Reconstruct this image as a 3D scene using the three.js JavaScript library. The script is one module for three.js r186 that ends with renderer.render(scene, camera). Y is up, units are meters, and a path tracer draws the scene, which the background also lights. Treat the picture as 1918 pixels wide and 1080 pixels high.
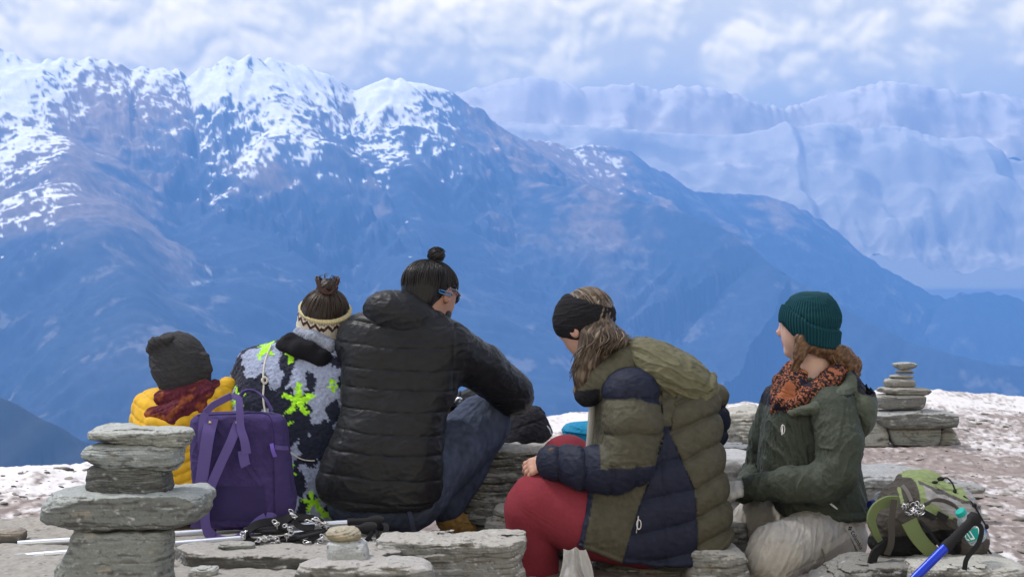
import * as THREE from 'three';
import { mergeGeometries } from 'three/addons/utils/BufferGeometryUtils.js';

// ---------- camera, sky, sun, air, exposure ----------
const FOCAL = 3000, CX = 959, CY = 540, EYE = 0.75;   // focal length and centre in photo pixels, eye height above the sitting rocks
const scene = new THREE.Scene();
const camera = new THREE.PerspectiveCamera(2 * Math.atan(CY / FOCAL) * 180 / Math.PI, 1024 / 576, 0.3, 40000);
camera.position.set(0, EYE, 0);
camera.lookAt(0, EYE, -10);
camera.focus = 4.95;
camera.userData.fStop = 16;
const SUN_DIR = new THREE.Vector3(-0.42, 0.8, -0.22).normalize();
const sun = new THREE.DirectionalLight(new THREE.Color(1, 0.97, 0.93), 5);
sun.position.copy(SUN_DIR).multiplyScalar(60);
sun.target.position.set(0, 0, -5);
sun.castShadow = true;
sun.shadow.radius = 16;
Object.assign(sun.shadow.camera, { left: -9, right: 9, top: 9, bottom: -9, near: 1, far: 120 });
sun.shadow.mapSize.set(2048, 2048);
scene.add(sun, sun.target);
scene.fog = new THREE.FogExp2(new THREE.Color(0.15, 0.385, 1.0), 3.3e-4);
const CLOUD_SHIFT = 111;
const SKY_GAIN = 1;
const EXPOSURE = 1.56;
const renderer = new THREE.WebGLRenderer({ antialias: true });
renderer.setSize(1024, 576);
renderer.toneMapping = THREE.LinearToneMapping;
renderer.toneMappingExposure = EXPOSURE;
renderer.shadowMap.enabled = true;

// ---------- small helpers ----------
const clamp = (x, a = 0, b = 1) => (x < a ? a : x > b ? b : x);
const lerp = (a, b, t) => a + (b - a) * t;
const sstep = (a, b, x) => { const t = clamp((x - a) / (b - a)); return t * t * (3 - 2 * t); };
const mixc = (a, b, t) => [lerp(a[0], b[0], t), lerp(a[1], b[1], t), lerp(a[2], b[2], t)];
function rng(seed) { let s = seed >>> 0; return () => { s = (s + 0x6d2b79f5) >>> 0; let t = Math.imul(s ^ (s >>> 15), 1 | s); t = (t + Math.imul(t ^ (t >>> 7), 61 | t)) ^ t; return ((t ^ (t >>> 14)) >>> 0) / 4294967296; }; }
const PERM = new Uint8Array(1024), GRAD = new Float32Array(256 * 3);
{
  const r = rng(7), p = [...Array(256).keys()];
  for (let i = 255; i > 0; i--) { const j = Math.floor(r() * (i + 1)); [p[i], p[j]] = [p[j], p[i]]; }
  for (let i = 0; i < 1024; i++) PERM[i] = p[i & 255];
  for (let i = 0; i < 256; i++) { const z = r() * 2 - 1, a = r() * 6.2832, q = Math.sqrt(1 - z * z); GRAD.set([q * Math.cos(a), q * Math.sin(a), z], i * 3); }
}
function noise(x, y, z = 0) {   // gradient noise, about -1 .. 1
  const X = Math.floor(x), Y = Math.floor(y), Z = Math.floor(z); x -= X; y -= Y; z -= Z;
  const u = x * x * x * (x * (x * 6 - 15) + 10), v = y * y * y * (y * (y * 6 - 15) + 10), w = z * z * z * (z * (z * 6 - 15) + 10);
  const xi = X & 255, yi = Y & 255, zi = Z & 255;
  const A = PERM[xi] + yi, B = PERM[xi + 1] + yi, AA = PERM[A] + zi, AB = PERM[A + 1] + zi, BA = PERM[B] + zi, BB = PERM[B + 1] + zi;
  const g = (h, a, b, c) => { const k = PERM[h] * 3; return GRAD[k] * a + GRAD[k + 1] * b + GRAD[k + 2] * c; };
  const a0 = lerp(g(AA, x, y, z), g(BA, x - 1, y, z), u), a1 = lerp(g(AB, x, y - 1, z), g(BB, x - 1, y - 1, z), u);
  const b0 = lerp(g(AA + 1, x, y, z - 1), g(BA + 1, x - 1, y, z - 1), u), b1 = lerp(g(AB + 1, x, y - 1, z - 1), g(BB + 1, x - 1, y - 1, z - 1), u);
  return 1.6 * lerp(lerp(a0, a1, v), lerp(b0, b1, v), w);
}
function fbm(x, y, z = 0, n = 4) { let s = 0, a = 0.5; for (let i = 0; i < n; i++) { s += a * noise(x, y, z + i * 7.3); x = x * 2.03 + 3.1; y = y * 2.03 + 1.7; z *= 2.03; a *= 0.5; } return s; }
function ridged(x, y, z = 0, n = 4) { let s = 0, a = 0.5; for (let i = 0; i < n; i++) { s += a * (1 - 2 * Math.abs(noise(x, y, z + i * 5.1))); x = x * 2.07 + 5.3; y = y * 2.07 + 2.9; z *= 2.07; a *= 0.5; } return s; }
// photo pixel at a distance -> point of the scene
const at = (px, py, d) => new THREE.Vector3((px - CX) / FOCAL * d, EYE - (py - CY) / FOCAL * d, -d);
const usedNames = new Map();
function numbered(name) { const n = usedNames.get(name) ?? 0; usedNames.set(name, n + 1); return n ? `${name}_${String(n).padStart(3, '0')}` : name; }
function tag(o, label, category, group, kind) {
  o.userData.label = label;
  if (category) o.userData.category = category;
  if (group) o.userData.group = group;
  if (kind) o.userData.kind = kind;
  return o;
}
const std = (o) => new THREE.MeshPhysicalMaterial({ roughness: 0.9, metalness: 0, specularIntensity: o.metalness ? 1 : 0.35, ...o });
const VC = std({ vertexColors: true, roughness: 0.95 });
function addMesh(name, geometry, material, parent) {
  const m = new THREE.Mesh(geometry, material);
  m.name = parent === scene ? numbered(name) : name;
  m.castShadow = m.receiveShadow = true;
  parent.add(m);
  return m;
}
function thing(name, label, category, pos = new THREE.Vector3(), group) {
  const g = new THREE.Group(); g.name = numbered(name); g.position.copy(pos); scene.add(g);
  return tag(g, label, category, group);
}
// polyline [[x, a, b, ...], ...] -> the other entries at x, linear
function along(rows, x) {
  let i = 0;
  while (i < rows.length - 2 && rows[i + 1][0] < x) i++;
  const a = rows[i], b = rows[i + 1], t = clamp((x - a[0]) / (b[0] - a[0]));
  return a.slice(1).map((v, k) => lerp(v, b[k + 1], t));
}

// ---------- the sky: hazy horizon under broken cumulus, the same all round, with an added glow about the sun to light the foreground ----------
{
  const W = 4096, H = 2048, data = new Float32Array(W * H * 4);
  const cloudiness = (X, e, Z, n) => {
    const wx = 0.45 * noise(X / 2.6 + 4, e / 2.2, Z / 2.6), wy = 0.35 * noise(X / 2.4, e / 2.2 + 9, Z / 2.4 + 3);
    let b = 0, a = 0.5, f = 1 / 3.1;
    for (let k = 0; k < n; k++) { b += a * (2.4 * Math.abs(noise((X + wx) * f + k * 7, (e + wy) * f * 1.25, Z * f + k * 3)) - 0.6); a *= 0.56; f *= 2.05; }
    return fbm((X + wx) / 6.5, (e + wy) / 3.6, Z / 6.5, 2) * 1.2 + 0.62 * b;
  };
  for (let j = 0; j < H; j++) {
    const el = ((j + 0.5) / H - 0.5) * Math.PI, deg = el * 180 / Math.PI, low = deg < 16, q = Math.cos(el);
    for (let i = 0; i < W; i++) {
      const o = (j * W + i) * 4;
      data[o + 3] = 1;
      if (deg < -0.5) { data[o] = data[o + 1] = 0.5; data[o + 2] = 0.55; continue; }
      const az = ((i + 0.5) / W - 0.5) * 2 * Math.PI, cx = Math.cos(az), cz = Math.sin(az), X = cx * 57.3, Z = cz * 57.3;
      const e = deg < 16 ? deg : 16 + (deg - 16) * 0.35, d0 = cloudiness(X, e, Z, low ? 6 : 3), d1 = low ? cloudiness(X + cz * 0.16, e + 0.3, Z - cx * 0.16, 5) : d0 * 0.8;
      const cover = sstep(-0.35, 0.2, d0 + 0.75 * sstep(5.6, 8.4, deg) - 0.55), lit = clamp(0.55 + (d0 - d1) * 1.7 + d0 * 0.35, 0, 1.15);
      const up = sstep(12, 30, deg), gap = mixc([0.98, 0.9, 0.68], [0.27, 0.35, 0.55], up), haze = mixc([1.22, 1.06, 0.68], [0.48, 0.49, 0.52], up), cloud = mixc(mixc([1.0, 0.9, 0.64], [0.34, 0.35, 0.39], up), mixc([1.9, 1.62, 0.98], [0.74, 0.71, 0.68], up), lit);
      const hz = 1 - sstep(4.5, 8.2, deg + 0.8 * d0);
      let c = mixc(mixc(gap, haze, Math.max(hz, 0.25)), cloud, cover * (1 - hz * 0.55));
      const ang = Math.acos(clamp(q * cx * SUN_DIR.x + Math.sin(el) * SUN_DIR.y + q * cz * SUN_DIR.z, -1, 1)) * 57.3, addedGlow = 1 + 1.9 * Math.exp(-((ang / 24) ** 2));
      data[o] = c[0] * SKY_GAIN * addedGlow; data[o + 1] = c[1] * SKY_GAIN * addedGlow; data[o + 2] = c[2] * SKY_GAIN * addedGlow;
    }
  }
  const sky = new THREE.DataTexture(data, W, H, THREE.RGBAFormat, THREE.FloatType);
  sky.mapping = THREE.EquirectangularReflectionMapping;
  sky.minFilter = sky.magFilter = THREE.LinearFilter;
  sky.needsUpdate = true;
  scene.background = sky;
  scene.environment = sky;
}

// ---------- mountains ----------
// A range is a set of crests, each a polyline of [photo x, photo y, distance]; the land falls away from every crest, cut by gullies that run downhill.
function crestLine(rows, step = 14, near = 1) {
  rows = rows.map(([x, y, d]) => [x, y, d * near]);
  const pts = [];
  for (let i = 0; i < rows.length - 1; i++) {
    const n = Math.max(1, Math.round(Math.abs(rows[i + 1][0] - rows[i][0]) / step));
    for (let k = 0; k < n; k++) { const t = k / n; pts.push(at(...rows[i].map((v, c) => lerp(v, rows[i + 1][c], t)))); }
  }
  pts.push(at(...rows[rows.length - 1]));
  let s = 0;
  return pts.map((p, i) => { if (i) s += Math.hypot(p.x - pts[i - 1].x, p.z - pts[i - 1].z); return { x: p.x, y: p.y, z: p.z, s }; });
}
function heightAt(ridges, x0, z0, out) {
  const wx = fbm(x0 / 300, z0 / 300, 8, 3) * 140, wz = fbm(x0 / 300, z0 / 300, 18, 3) * 140;
  let best = -1e9, second = -1e9;
  for (const r of ridges) {
    let bd = 1e18, bs = 0, by = 0, side = 1;
    const p = r.line, x = x0 + (r.warp ? wx : 0), z = z0 + (r.warp ? wz : 0);
    for (let i = 0; i < p.length - 1; i++) {
      const a = p[i], b = p[i + 1], dx = b.x - a.x, dz = b.z - a.z, t = clamp(((x - a.x) * dx + (z - a.z) * dz) / (dx * dx + dz * dz));
      const ex = x - a.x - dx * t, ez = z - a.z - dz * t, q = ex * ex + ez * ez;
      if (q < bd) { bd = q; bs = lerp(a.s, b.s, t); by = lerp(a.y, b.y, t); side = dx * ez - dz * ex > 0 ? 1 : -1; }
    }
    const far = Math.sqrt(bd), soft = r.warp ? 36 : 4, d = Math.sqrt(bd + soft * soft) - soft, g = r.grain, amp = Math.min(d, r.reach) * r.rough;
    const wob = fbm(x / (g * 1.7) + r.seed, z / (g * 1.7), 3.3, 3);
    const spur = ridged((bs + wob * g * 0.8) / g + r.seed * 3.7, d / (g * 5.5), side * 4 + r.seed, 4);
    const fine = ridged(x0 / (g * 0.36), z0 / (g * 0.36), r.seed + 2, 5);
    const fall = r.slope * (d < r.reach ? d : r.reach + (d - r.reach) * 0.8);
    const h = by - fall + amp * (spur * r.ribs + fine * (1.16 - r.ribs)) - amp * 0.2 + fine * Math.min(d, 1e9) * 0 + r.jag * noise(bs / 27, d / 90, r.seed) * Math.exp(-d / (r.warp ? 45 : 260));
    if (h > best) { second = best; best = h; out.d = d; out.spur = spur; out.fine = fine; out.s = bs; out.wob = wob; } else if (h > second) second = h;
  }
  const k = 22, m = best - second;
  return best + (m < 120 ? k * Math.log(1 + Math.exp(-m / k)) * 0.6 : 0);
}
function landGeometry(ridges, [px0, px1, cols], [d0, d1, rows], paint, spacing = 1) {
  const P = new Float32Array((cols + 1) * (rows + 1) * 3), C = new Float32Array(P.length), I = new Uint32Array(cols * rows * 6), info = {};
  const H = new Float32Array((cols + 1) * (rows + 1)), X = new Float32Array(H.length), Z = new Float32Array(H.length), M = [];
  for (let j = 0, v = 0; j <= rows; j++) {
    const d = d0 + (d1 - d0) * Math.pow(j / rows, spacing);
    for (let i = 0; i <= cols; i++, v++) {
      const x = (lerp(px0, px1, i / cols) - CX) / FOCAL * d, z = -d;
      X[v] = x; Z[v] = z; H[v] = heightAt(ridges, x, z, info);
      M.push(info.d, info.spur, info.fine, info.s);
      P[v * 3] = x; P[v * 3 + 1] = H[v]; P[v * 3 + 2] = z;
    }
  }
  const n = cols + 1;
  for (let j = 0, v = 0; j <= rows; j++) for (let i = 0; i <= cols; i++, v++) {
    const l = i ? v - 1 : v, r = i < cols ? v + 1 : v, b = j ? v - n : v, f = j < rows ? v + n : v;
    const sx = (H[r] - H[l]) / (X[r] - X[l]), sz = (H[f] - H[b]) / (Z[f] - Z[b]), len = Math.hypot(sx, 1, sz);
    C.set(paint(X[v], H[v], Z[v], -sx / len, 1 / len, -sz / len, M[v * 4], M[v * 4 + 1], M[v * 4 + 2], M[v * 4 + 3]), v * 3);
  }
  for (let j = 0, q = 0; j < rows; j++) for (let i = 0; i < cols; i++) { const a = j * n + i; I.set([a, a + 1, a + n, a + 1, a + n + 1, a + n], q); q += 6; }
  const g = new THREE.BufferGeometry();
  g.setAttribute('position', new THREE.BufferAttribute(P, 3)); g.setAttribute('color', new THREE.BufferAttribute(C, 3));
  g.setIndex(new THREE.BufferAttribute(I, 1)); g.computeVertexNormals();
  return g;
}
const SNOW = [0.88, 0.88, 0.88], HAZED_ROCK = [0.1, 0.12, 0.16], GRASS = [0.3, 0.22, 0.16], HAZED_FOREST = [0.02, 0.035, 0.06];  // rock and forest colours include a painted blue haze tint
function alpine(line, soft) {
  return (x, y, z, nx, ny, nz, d, spur, fine, along_) => {
    const D = -z, u = x / D;
    const patch = fbm(x / 300 + 3, z / 300, 1.5, 4), small = fbm(x / 52, y / 38, z / 52, 4), tiny = fbm(x / 13, y / 10, z / 13, 4);
    const w = fbm(x / 120, y / 120, z / 120, 2) * 60, streak = ridged((along_ + w) / 46 + 3, d / 260, 2.2, 4);   // couloirs that run straight down the face
    const bare = 85 * sstep(-0.285, -0.25, u) * sstep(-0.19, -0.24, u) - 95 * sstep(-0.265, -0.3, u) + 110 * sstep(-0.045, -0.01, u) * sstep(0.04, 0.02, u) + 150 * sstep(0.085, 0.1, u);
    const over = y - line - bare - 40 * sstep(-0.05, 0, u);
    const cling = patch * 230 + small * 230 + tiny * 290 - spur * 110 - fine * 90 - streak * 120 + (ny - 0.66) * 420 - nx * 150;
    let snow = sstep(-soft, soft, over + cling);
    const track = sstep(-0.12, -0.3, streak + tiny * 0.5 + small * 0.3) * sstep(-300, -30, over + patch * 330) * sstep(-0.1, 0.12, patch + small * 0.6);
    snow = Math.max(snow, track * 0.95) * (0.85 + 0.15 * sstep(-0.2, 0.3, tiny));
    const meadow = sstep(0.0, 0.4, patch * 0.9 + spur * 0.4 + small * 0.5 + 0.6 * sstep(-0.17, -0.26, u) + 0.45 * sstep(-0.05, 0.0, u) * sstep(0.11, 0.05, u) - 0.36) * sstep(-330, -90, y - line + patch * 200) * sstep(280, 90, over);
    const trees = sstep(90, -90, y - line + small * 130 + patch * 160);
    let c = mixc(HAZED_ROCK, [0.2, 0.175, 0.16], sstep(0.0, 0.4, small + patch * 0.5 + tiny * 0.3) * 0.55 * sstep(-140, 20, over));
    c = mixc(c, GRASS, meadow * 0.9);
    c = mixc(c, HAZED_FOREST, trees * (1 - meadow * 0.6));
    const scar = sstep(0.2, 0.4, fbm(x / 80 + 9, y / 170, z / 80 + 5, 4) + tiny * 0.3) * trees * 0.3;
    c = mixc(c, [0.28, 0.25, 0.24], scar);
    const v = 1 + 0.7 * tiny;
    return mixc([c[0] * v, c[1] * v, c[2] * v], SNOW, snow);
  };
}
const crestA = crestLine([[-420, 150, 4200], [-200, 120, 4450], [-60, 112, 4600], [0, 94, 4700], [28, 106, 4700], [62, 124, 4720], [82, 115, 4730], [130, 111, 4740], [188, 112, 4760], [218, 117, 4780], [250, 129, 4800], [292, 125, 4800], [335, 135, 4850], [355, 137, 4850], [385, 130, 4850], [402, 117, 4850], [440, 106, 4850], [482, 109, 4850], [520, 115, 4900],
  [562, 129, 4950], [612, 149, 5000], [652, 168, 5000], [672, 176, 5000], [692, 165, 5000], [720, 157, 5000], [754, 152, 5000], [774, 161, 5020], [800, 177, 5050], [832, 195, 5100], [862, 197, 5150], [884, 213, 5200], [912, 232, 5250]], 14, 0.72);
const crestB = crestLine([[912, 232, 5250], [950, 248, 5350], [976, 262, 5400], [1010, 263, 5500], [1042, 268, 5550], [1066, 278, 5600], [1092, 271, 5600], [1150, 274, 5650], [1190, 289, 5700], [1216, 313, 5750], [1242, 320, 5800], [1264, 345, 5850], [1300, 357, 5900], [1350, 362, 5950], [1430, 365, 6000], [1472, 378, 6050],
  [1512, 396, 6100], [1562, 427, 6150], [1602, 466, 6200], [1652, 498, 6200], [1702, 526, 6200], [1742, 548, 6200], [1772, 560, 6200], [1805, 549, 6100], [1852, 547, 6100], [1892, 553, 6100], [1930, 569, 6100], [2050, 610, 6000], [2260, 660, 5900]], 14, 0.72);
const spurS = crestLine([[884, 226, 5180], [940, 300, 4900], [1000, 340, 4700], [1060, 350, 4600], [1102, 346, 4550], [1162, 368, 4500], [1230, 384, 4450], [1292, 402, 4400], [1342, 422, 4350], [1384, 444, 4300], [1422, 481, 4250], [1444, 503, 4200], [1482, 520, 4200], [1532, 547, 4150], [1572, 571, 4100], [1622, 600, 4050], [1702, 640, 4000], [1762, 656, 3950], [1852, 680, 3900], [1925, 686, 3900], [2100, 740, 3800], [2260, 790, 3700]], 14, 0.72);
const spurL = crestLine([[62, 124, 4700], [90, 230, 4300], [120, 330, 3900], [190, 420, 3500], [240, 540, 3100], [300, 640, 2800]], 14, 0.72);
const spurM = crestLine([[560, 129, 4940], [545, 200, 4650], [500, 300, 4300], [450, 420, 3900], [430, 560, 3400], [420, 700, 3000]], 14, 0.72);
const spurN = crestLine([[754, 152, 5000], [742, 250, 4700], [760, 350, 4350], [800, 450, 4000], [860, 560, 3600], [900, 700, 3200]], 14, 0.72);
const ridgeSpec = (line, seed, grain, slope, rough, reach = 900, jag = 10, warp = 0, ribs = 0.8) => ({ line, seed, grain, slope, rough, reach, jag, warp, ribs });
const nearRange = [ridgeSpec(crestA, 1, 230, 0.86, 0.42, 600, 15), ridgeSpec(crestB, 2, 260, 0.8, 0.28, 600, 7), ridgeSpec(spurS, 3, 250, 0.72, 0.3, 600, 5), ridgeSpec(spurL, 4, 190, 0.8, 0.42, 520, 7, 1), ridgeSpec(spurM, 5, 190, 0.8, 0.42, 520, 7, 1), ridgeSpec(spurN, 6, 190, 0.8, 0.42, 520, 7, 1)];
tag(addMesh('mountain_range', landGeometry(nearRange, [-260, 2190, 980], [1640, 4750, 470], alpine(255, 22)), VC, scene), 'blue hazy mountain range with snow on its upper ridges', null, null, 'structure');
const farCrest = crestLine([[560, 215, 5000], [700, 212, 5000], [850, 216, 5000], [950, 226, 5000], [1060, 232, 5000], [1150, 238, 5000], [1240, 247, 5000], [1330, 250, 5000], [1390, 252, 5000], [1440, 243, 5000], [1480, 228, 5000], [1500, 240, 5000], [1560, 230, 5000], [1600, 243, 5000], [1640, 236, 5000], [1680, 236, 5000], [1720, 242, 5000], [1790, 258, 5000], [1812, 257, 5000], [1845, 254, 5000], [1862, 270, 5000], [1890, 298, 5000], [1960, 305, 5000], [2300, 330, 5000]]);
const pale = (line, most, hazedRockA, hazedRockB) => (x, y, z, nx, ny, nz, d, spur, fine) => {  // warm pale rock and snow colours paint the fade into the hazy sky
  const small = fbm(x / 90, y / 40, z / 90, 5), patch = fbm(x / 480, z / 480, 2, 3);
  const str = ridged((x + y * 1.2) / 60, (y - x * 0.25) / 26, z / 80, 4);
  const snow = sstep(0, 70, y - line + small * 200 + patch * 200 + str * 110 - nx * 60) * most;
  const c = mixc(hazedRockA, hazedRockB, sstep(0.05, 0.5, small + patch * 0.6));
  return mixc(c, [0.92, 0.85, 0.76], snow);
};
tag(addMesh('far_mountain_range', landGeometry([ridgeSpec(farCrest, 11, 420, 0.95, 0.07, 420, 6, 1, 0.04)], [500, 2300, 560], [4480, 5120, 110], pale(480, 0.34, [0.46, 0.43, 0.39], [0.54, 0.49, 0.43])), VC, scene), 'pale far mountain range fading into haze on the right', null, null, 'structure');
const farthest = crestLine([[640, 200, 5300], [760, 190, 5300], [822, 186, 5300], [870, 172, 5300], [930, 158, 5300], [985, 147, 5300], [1040, 150, 5300], [1100, 163, 5300], [1160, 157, 5300], [1230, 168, 5300], [1300, 160, 5300], [1350, 172, 5300], [1420, 196, 5300], [1470, 203, 5300], [1530, 190, 5300], [1590, 170, 5300], [1650, 150, 5300], [1720, 160, 5300], [1800, 176, 5300], [1870, 168, 5300], [1960, 190, 5300], [2300, 210, 5300]]);
tag(addMesh('farthest_mountain_range', landGeometry([ridgeSpec(farthest, 14, 420, 1.15, 0.08, 420, 11, 1, 0.04)], [560, 2300, 560], [5020, 5600, 60], pale(590, 0.5, [0.58, 0.5, 0.4], [0.64, 0.54, 0.44])), VC, scene), 'faint snowy mountain range below the clouds, farthest away', null, null, 'structure');
const hillCrest = crestLine([[-400, 640, 1250], [-150, 690, 1200], [0, 745, 1150], [60, 776, 1130], [100, 802, 1110], [140, 832, 1100], [220, 890, 1050], [330, 980, 1000]], 8);
tag(addMesh('forested_hill', landGeometry([ridgeSpec(hillCrest, 21, 90, 0.7, 0.2, 260, 3)], [-420, 420, 240], [880, 1500, 90], (x, y, z) => { const v = 1 + 0.6 * fbm(x / 9, y / 6, z / 9, 3); return [0.012 * v, 0.018 * v, 0.024 * v]; }), VC, scene), 'dark blue forested hill in the lower left corner', null, null, 'structure');
// the valley far below
tag(addMesh('valley_floor', new THREE.PlaneGeometry(7000, 7400).rotateX(-Math.PI / 2).translate(0, -1500, -3750), std({ color: new THREE.Color(0.03, 0.045, 0.05), roughness: 1 }), scene), 'dark valley floor far below the ridge', null, null, 'structure');

// ---------- the dirty snow field on the ridge ----------
const EDGE = [[-900, 900, 6.6], [-300, 890, 6.8], [0, 884, 7], [60, 880, 7], [150, 874, 7.2], [300, 850, 7.8], [640, 810, 8.8], [1000, 781, 9.6], [1060, 777, 10], [1120, 775, 10.2], [1240, 768, 11], [1360, 758, 12], [1400, 752, 12], [1440, 757, 12], [1560, 745, 13], [1640, 733, 14], [1700, 731, 14], [1760, 731, 14], [1830, 738, 14], [1880, 741, 14], [1918, 744, 14], [2300, 760, 14], [2900, 780, 14]];
function groundY(px, d) {
  const [row, de] = along(EDGE, px), ye = EYE - (row - CY) / FOCAL * de;
  const x = (px - CX) / FOCAL * d;
  let y = lerp(-0.1, ye, sstep(4.6, de, d));
  y += 0.022 * fbm(x * 1.4, d * 1.1, 0.5, 3) + 0.018 * fbm(x * 6, d * 4.2, 2.5, 3) + 0.013 * ridged(x * 15, d * 10, 5, 2);
  if (d > de) { const q = d - de; y -= 0.5 * q * q / (0.6 + q) * 1.3; }
  return y;
}
{
  const cols = 760, rows = 400, P = [], C = [], I = [];
  for (let j = 0; j <= rows; j++) {
    const t = j / rows;
    for (let i = 0; i <= cols; i++) {
      const px = lerp(-500, 2420, i / cols), de = along(EDGE, px)[1];
      const d = t < 0.9 ? 1 / lerp(1 / 2.6, 1 / (de + 0.25), t / 0.9) : de + 0.25 + Math.pow((t - 0.9) / 0.1, 2) * 40;
      const x = (px - CX) / FOCAL * d, y = groundY(px, d);
      P.push(x, y, -d);
      const big = fbm(x * 0.8 + 5, d * 0.6, 1, 3), mid = fbm(x * 5, d * 3.2, 4, 4), fine = fbm(x * 24, d * 13, 7, 4), grit = fbm(x * 70, d * 40, 11, 2);
      const dirt = sstep(-0.2, 0.42, big * 0.75 + mid * 0.7 + fine * 0.75 + grit * 0.35 + 0.36 - 0.54 * sstep(de * 0.8, de * 0.985, d) + 0.12 * sstep(7.5, 5, d));
      C.push(...mixc([0.68, 0.65, 0.645], mixc([0.3, 0.235, 0.21], [0.13, 0.1, 0.088], clamp(fine * 1.4 + 0.5)), dirt * 0.9));
    }
  }
  for (let j = 0; j < rows; j++) for (let i = 0; i < cols; i++) { const a = j * (cols + 1) + i, b = a + cols + 1; I.push(a, a + 1, b, a + 1, b + 1, b); }
  const g = new THREE.BufferGeometry();
  g.setAttribute('position', new THREE.Float32BufferAttribute(P, 3)); g.setAttribute('color', new THREE.Float32BufferAttribute(C, 3));
  g.setIndex(I); g.computeVertexNormals();
  tag(addMesh('snow_ground', g, VC, scene), 'old snow streaked with brown dirt on the ridge behind the people', null, null, 'structure');
}

// an unseen cloud added out of frame to shade the people from the sun
{
  const r = rng(5), parts = [];
  for (let i = 0; i < 26; i++) {
    const a = r() * 6.283, q = Math.sqrt(r()) * 130, s = 34 + 30 * r() - q * 0.12;
    const g = new THREE.SphereGeometry(s, 24, 16), p = g.attributes.position;
    for (let k = 0; k < p.count; k++) { const x = p.getX(k), y = p.getY(k), z = p.getZ(k), f = 1 + 0.25 * fbm(x / 20 + i * 3, y / 20, z / 20, 3); p.setXYZ(k, x * f, y * f * 0.6, z * f); }
    g.translate(Math.cos(a) * q, (r() - 0.5) * 18, Math.sin(a) * q);
    parts.push(g);
  }
  const g = mergeGeometries(parts); g.computeVertexNormals();
  const c = addMesh('cloud', g, new THREE.MeshPhysicalMaterial({ color: new THREE.Color(0.92, 0.93, 0.95), roughness: 1, transmission: 0.6, thickness: 0 }), scene);
  c.position.copy(SUN_DIR).multiplyScalar(620).add(new THREE.Vector3(CLOUD_SHIFT, 0, -6));
  tag(c, 'unseen white cloud added high above the ridge to shade the people', null, null, 'stuff');
}

// ---------- modelling with distance fields ----------
// Each modelled thing has its own upright frame at its distance d0: x right, y down, z away, in units of d0 / FOCAL metres (a photo pixel at that distance).
const frame = (d0) => ({ d0, s: d0 / FOCAL });
const J = (px, py, w = 0, r) => { const k = 1 + w / FOCAL; const q = [CX + (px - CX) * k, CY + (py - CY) * k, w]; if (r !== undefined) q.push(r); return q; };
const toWorld = (F, [x, y, z]) => new THREE.Vector3((x - CX) * F.s, EYE - (y - CY) * F.s, -(F.d0 + z * F.s));
const smin = (a, b, k) => { const h = Math.max(k - Math.abs(a - b), 0) / k; return Math.min(a, b) - h * h * k * 0.25; };
const smax = (a, b, k) => -smin(-a, -b, k);
function limb(pts, join = 8) {   // a chain of tapered capsules: [x, y, z, r] ...
  const S = [];
  for (let i = 0; i < pts.length - 1; i++) { const a = pts[i], b = pts[i + 1], d = [b[0] - a[0], b[1] - a[1], b[2] - a[2]]; S.push([a, d, 1 / Math.max(1e-6, d[0] * d[0] + d[1] * d[1] + d[2] * d[2]), b[3] - a[3]]); }
  return (x, y, z) => {
    let m = 1e9;
    for (const [a, d, q, dr] of S) {
      const px = x - a[0], py = y - a[1], pz = z - a[2], t = clamp((px * d[0] + py * d[1] + pz * d[2]) * q);
      const ex = px - d[0] * t, ey = py - d[1] * t, ez = pz - d[2] * t, v = Math.sqrt(ex * ex + ey * ey + ez * ez) - a[3] - dr * t;
      m = m > 1e8 ? v : smin(m, v, join);
    }
    return m;
  };
}
function axes(fwd, up) {   // right, up and forward as unit vectors (y of this frame points down)
  const f = new THREE.Vector3(...fwd).normalize(), u = new THREE.Vector3(...up), r = new THREE.Vector3().crossVectors(f, u).normalize();
  u.crossVectors(f, r).normalize();
  if (u.dot(new THREE.Vector3(...up)) < 0) u.negate();
  return [r.toArray(), u.toArray(), f.toArray()];
}
function ell(c, rad, A) {   // ellipsoid, turned by the axes A
  const [a, b, e] = rad, m = Math.min(a, b, e);
  return (x, y, z) => {
    x -= c[0]; y -= c[1]; z -= c[2];
    if (A) { const X = x * A[0][0] + y * A[0][1] + z * A[0][2], Y = x * A[1][0] + y * A[1][1] + z * A[1][2]; z = x * A[2][0] + y * A[2][1] + z * A[2][2]; x = X; y = Y; }
    const u = x / a, v = y / b, w = z / e, k = Math.sqrt(u * u + v * v + w * w), g = Math.sqrt((u / a) ** 2 + (v / b) ** 2 + (w / e) ** 2);
    return k < 0.02 ? -m : (k - 1) * k / g;
  };
}
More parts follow.
